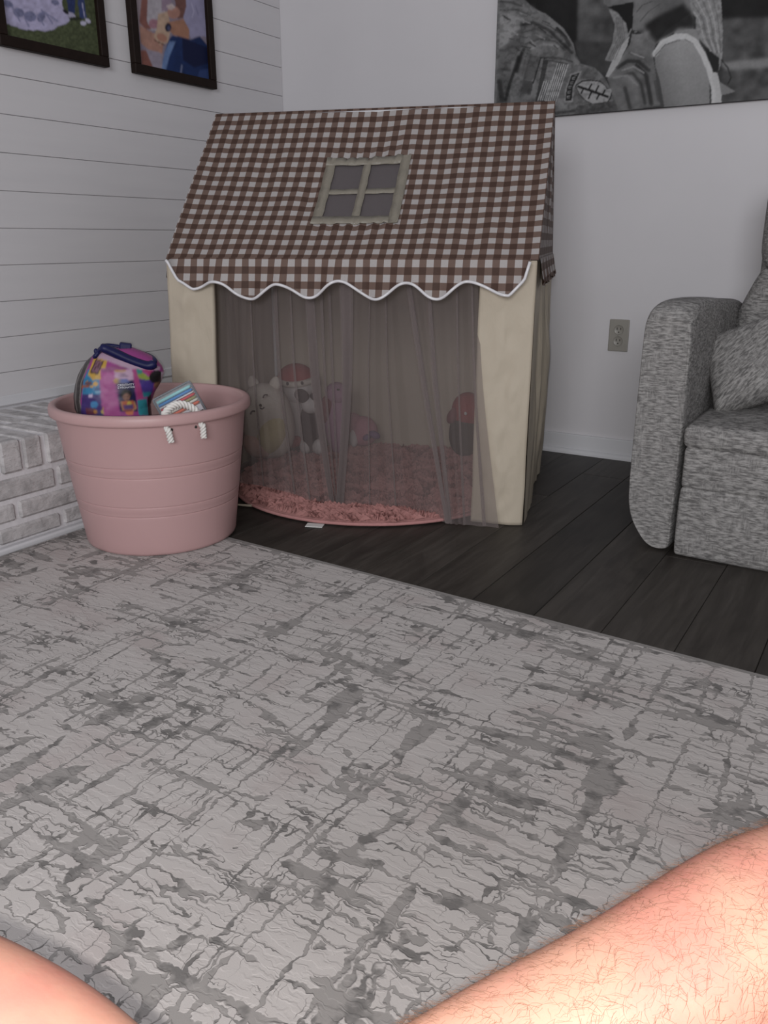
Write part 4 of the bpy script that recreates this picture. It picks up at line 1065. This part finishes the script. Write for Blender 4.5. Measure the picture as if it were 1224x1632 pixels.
# throw pillow
def pillow(name, W_, H_, T_, Mx, mat, parent=None):
    n = 25; vs = []
    for s in (1, -1):
        for j in range(n):
            for i in range(n):
                a = -1+2*i/(n-1); b = -1+2*j/(n-1)
                pinch = 1-.06*(1-abs(a))*(abs(b) > .0)*abs(b)**3; pin2 = 1-.06*(1-abs(b))*abs(a)**3
                t = max(0, (1-a**4)*(1-b**4))**.55
                vs.append(Mx @ Vector((a*W_/2*pin2, s*T_/2*t, b*H_/2*pinch)))
    f1 = gridfaces(n, n); fs = [tuple(q) for q in f1]+[tuple(n*n+x for x in q[::-1]) for q in f1]
    bm = bmesh.new(); bv = [bm.verts.new(v) for v in vs]
    for f in fs: bm.faces.new([bv[x] for x in f])
    bmesh.ops.remove_doubles(bm, verts=bm.verts, dist=1e-5)
    return bm_obj(name, bm, mat, parent, True)
pcn = on_y(1214, 576, -.62)
Mp = Matrix.Translation(Vector(pcn)) @ Euler((math.radians(-40), math.radians(-23), math.radians(8))).to_matrix().to_4x4()
tag(pillow('throw_pillow', .30, .25, .14, Mp, M['pillow']), 'grey textured throw pillow leaning on the sofa seat', 'pillow')

# ------------------------------------------------------------------ person holding the camera: bare legs in the lower corners
def skin_body(chains, root):
    bm = bmesh.new(); verts = []; rads = []; idx = {}
    edges = []
    for ch in chains:
        prev = None
        for key, pos_, r in ch:
            if key not in idx: idx[key] = len(verts); verts.append(tuple(pos_)); rads.append(r)
            if prev is not None: edges.append((idx[prev], idx[key]))
            prev = key
    me = bpy.data.meshes.new('body'); me.from_pydata(verts, edges, []); me.update()
    o = bpy.data.objects.new('tmp', me); COL.objects.link(o)
    md = o.modifiers.new('skin', 'SKIN'); md.use_smooth_shade = True
    sk = me.skin_vertices[0].data
    for i, r in enumerate(rads): sk[i].radius = r if hasattr(r, '__len__') else (r, r); sk[i].use_root = (i == idx[root])
    s2 = o.modifiers.new('s', 'SUBSURF'); s2.levels = 3; s2.render_levels = 3
    dg_ = bpy.context.evaluated_depsgraph_get(); m2 = bpy.data.meshes.new_from_object(o.evaluated_get(dg_))
    bpy.data.objects.remove(o); return m2
def L(lat, fwd, z): return CAM+lat*_r+fwd*np.array([-math.sin(YAW), math.cos(YAW), 0])+np.array([0, 0, z-CAM[2]])
D1, D2 = .52, .46
chR = [('hips', L(0, -.10, .42), .11), ('hipR', L(.12, -.04, .43), .095), ('thighR', L(.24, .06, .47), .08)]
kn = at_depth(1500, 1400, .47)
chR += [('kneeR', kn, .0555), ('upR', at_depth(1285, 1458, 0.4410), 0.0554), ('calfR', at_depth(1130, 1548, 0.4200), 0.0504), ('midR', at_depth(960, 1630, 0.4032), 0.0420), ('lowR', at_depth(785, 1700, 0.3864), 0.0370), ('ankR', at_depth(600, 1800, 0.3696), 0.0302), ('heelR', at_depth(470, 1850, 0.3612), 0.0302), ('toeR', at_depth(330, 1990, 0.3528), 0.0218)]
chL = [('hips', L(0, -.10, .42), .11), ('hipL', L(-.12, -.04, .43), .095), ('thighL', L(-.24, .05, .47), .08), ('kneeL', at_depth(-330, 1530, 0.4200), 0.0521), ('upL', at_depth(-100, 1625, 0.3948), 0.0470), ('midL', at_depth(112, 1750, 0.3780), 0.0445), ('lowL', at_depth(300, 1920, 0.3696), 0.0353), ('ankL', at_depth(480, 2080, 0.3612), 0.0302)]
pe = thing('person', 'seated person seen only as bare hairy legs in the lower corners', 'person', L(0, -.1, .31))
bme = skin_body([chR, chL], 'hips'); bme.materials.clear(); bme.materials.append(M['skin']); bme.name = 'body'
body = obj('body', bme, pe); bme.polygons.foreach_set('use_smooth', [True]*len(bme.polygons))
# leg hair, denser on the lower leg
vs = []; fs = []
ax0, ax1 = kn, at_depth(600, 1800, .37); axd = (ax1-ax0)/np.linalg.norm(ax1-ax0); LL = np.linalg.norm(ax1-ax0)
cand = []
for f in bme.polygons:
    c = np.array(f.center); s_ = (c-ax0)@axd
    if .0 < s_ < LL and np.linalg.norm(c-ax0-axd*s_) < .10 and (np.array(f.normal)@(CAM-c)) > -.04: cand.append((c, np.array(f.normal), f.area, s_))
wts = np.array([c[2] for c in cand]); wts /= wts.sum()
side_ = np.cross(axd, [0, 0, 1.])
for i in np.random.choice(len(cand), 6500, p=wts):
    c, n, ar, s_ = cand[i]; sz = math.sqrt(ar)
    t = np.cross(n, axd); t /= np.linalg.norm(t); c = c+t*random.uniform(-.5, .5)*sz+axd*random.uniform(-.5, .5)*sz
    d = axd*random.uniform(.4, 1)+t*random.gauss(.15, .5); d -= n*(d@n); d /= np.linalg.norm(d); ln = random.uniform(.005, .014); r0 = .00007
    w = np.cross(n, d); q = len(vs); pts = [c-n*.0006, c+n*.0016+d*ln*.4, c+n*(.0018+random.random()*.002)+d*ln*.75+w*ln*random.gauss(0, .12), c+n*(.001+random.random()*.003)+d*ln+w*ln*random.gauss(0, .2)]
    for k_, pt in enumerate(pts):
        rr = r0*(1-.25*k_)
        vs += [pt+w*rr, pt-w*rr*.5+n*rr*.87, pt-w*rr*.5-n*rr*.87]
    for k_ in range(3):
        for m_ in range(3):
            a = q+k_*3+m_; b = q+k_*3+(m_+1) % 3; fs.append((a, b, b+3, a+3))
hr = mesh('leg_hair', vs, fs, M['hair'], pe); hr['kind'] = 'stuff'
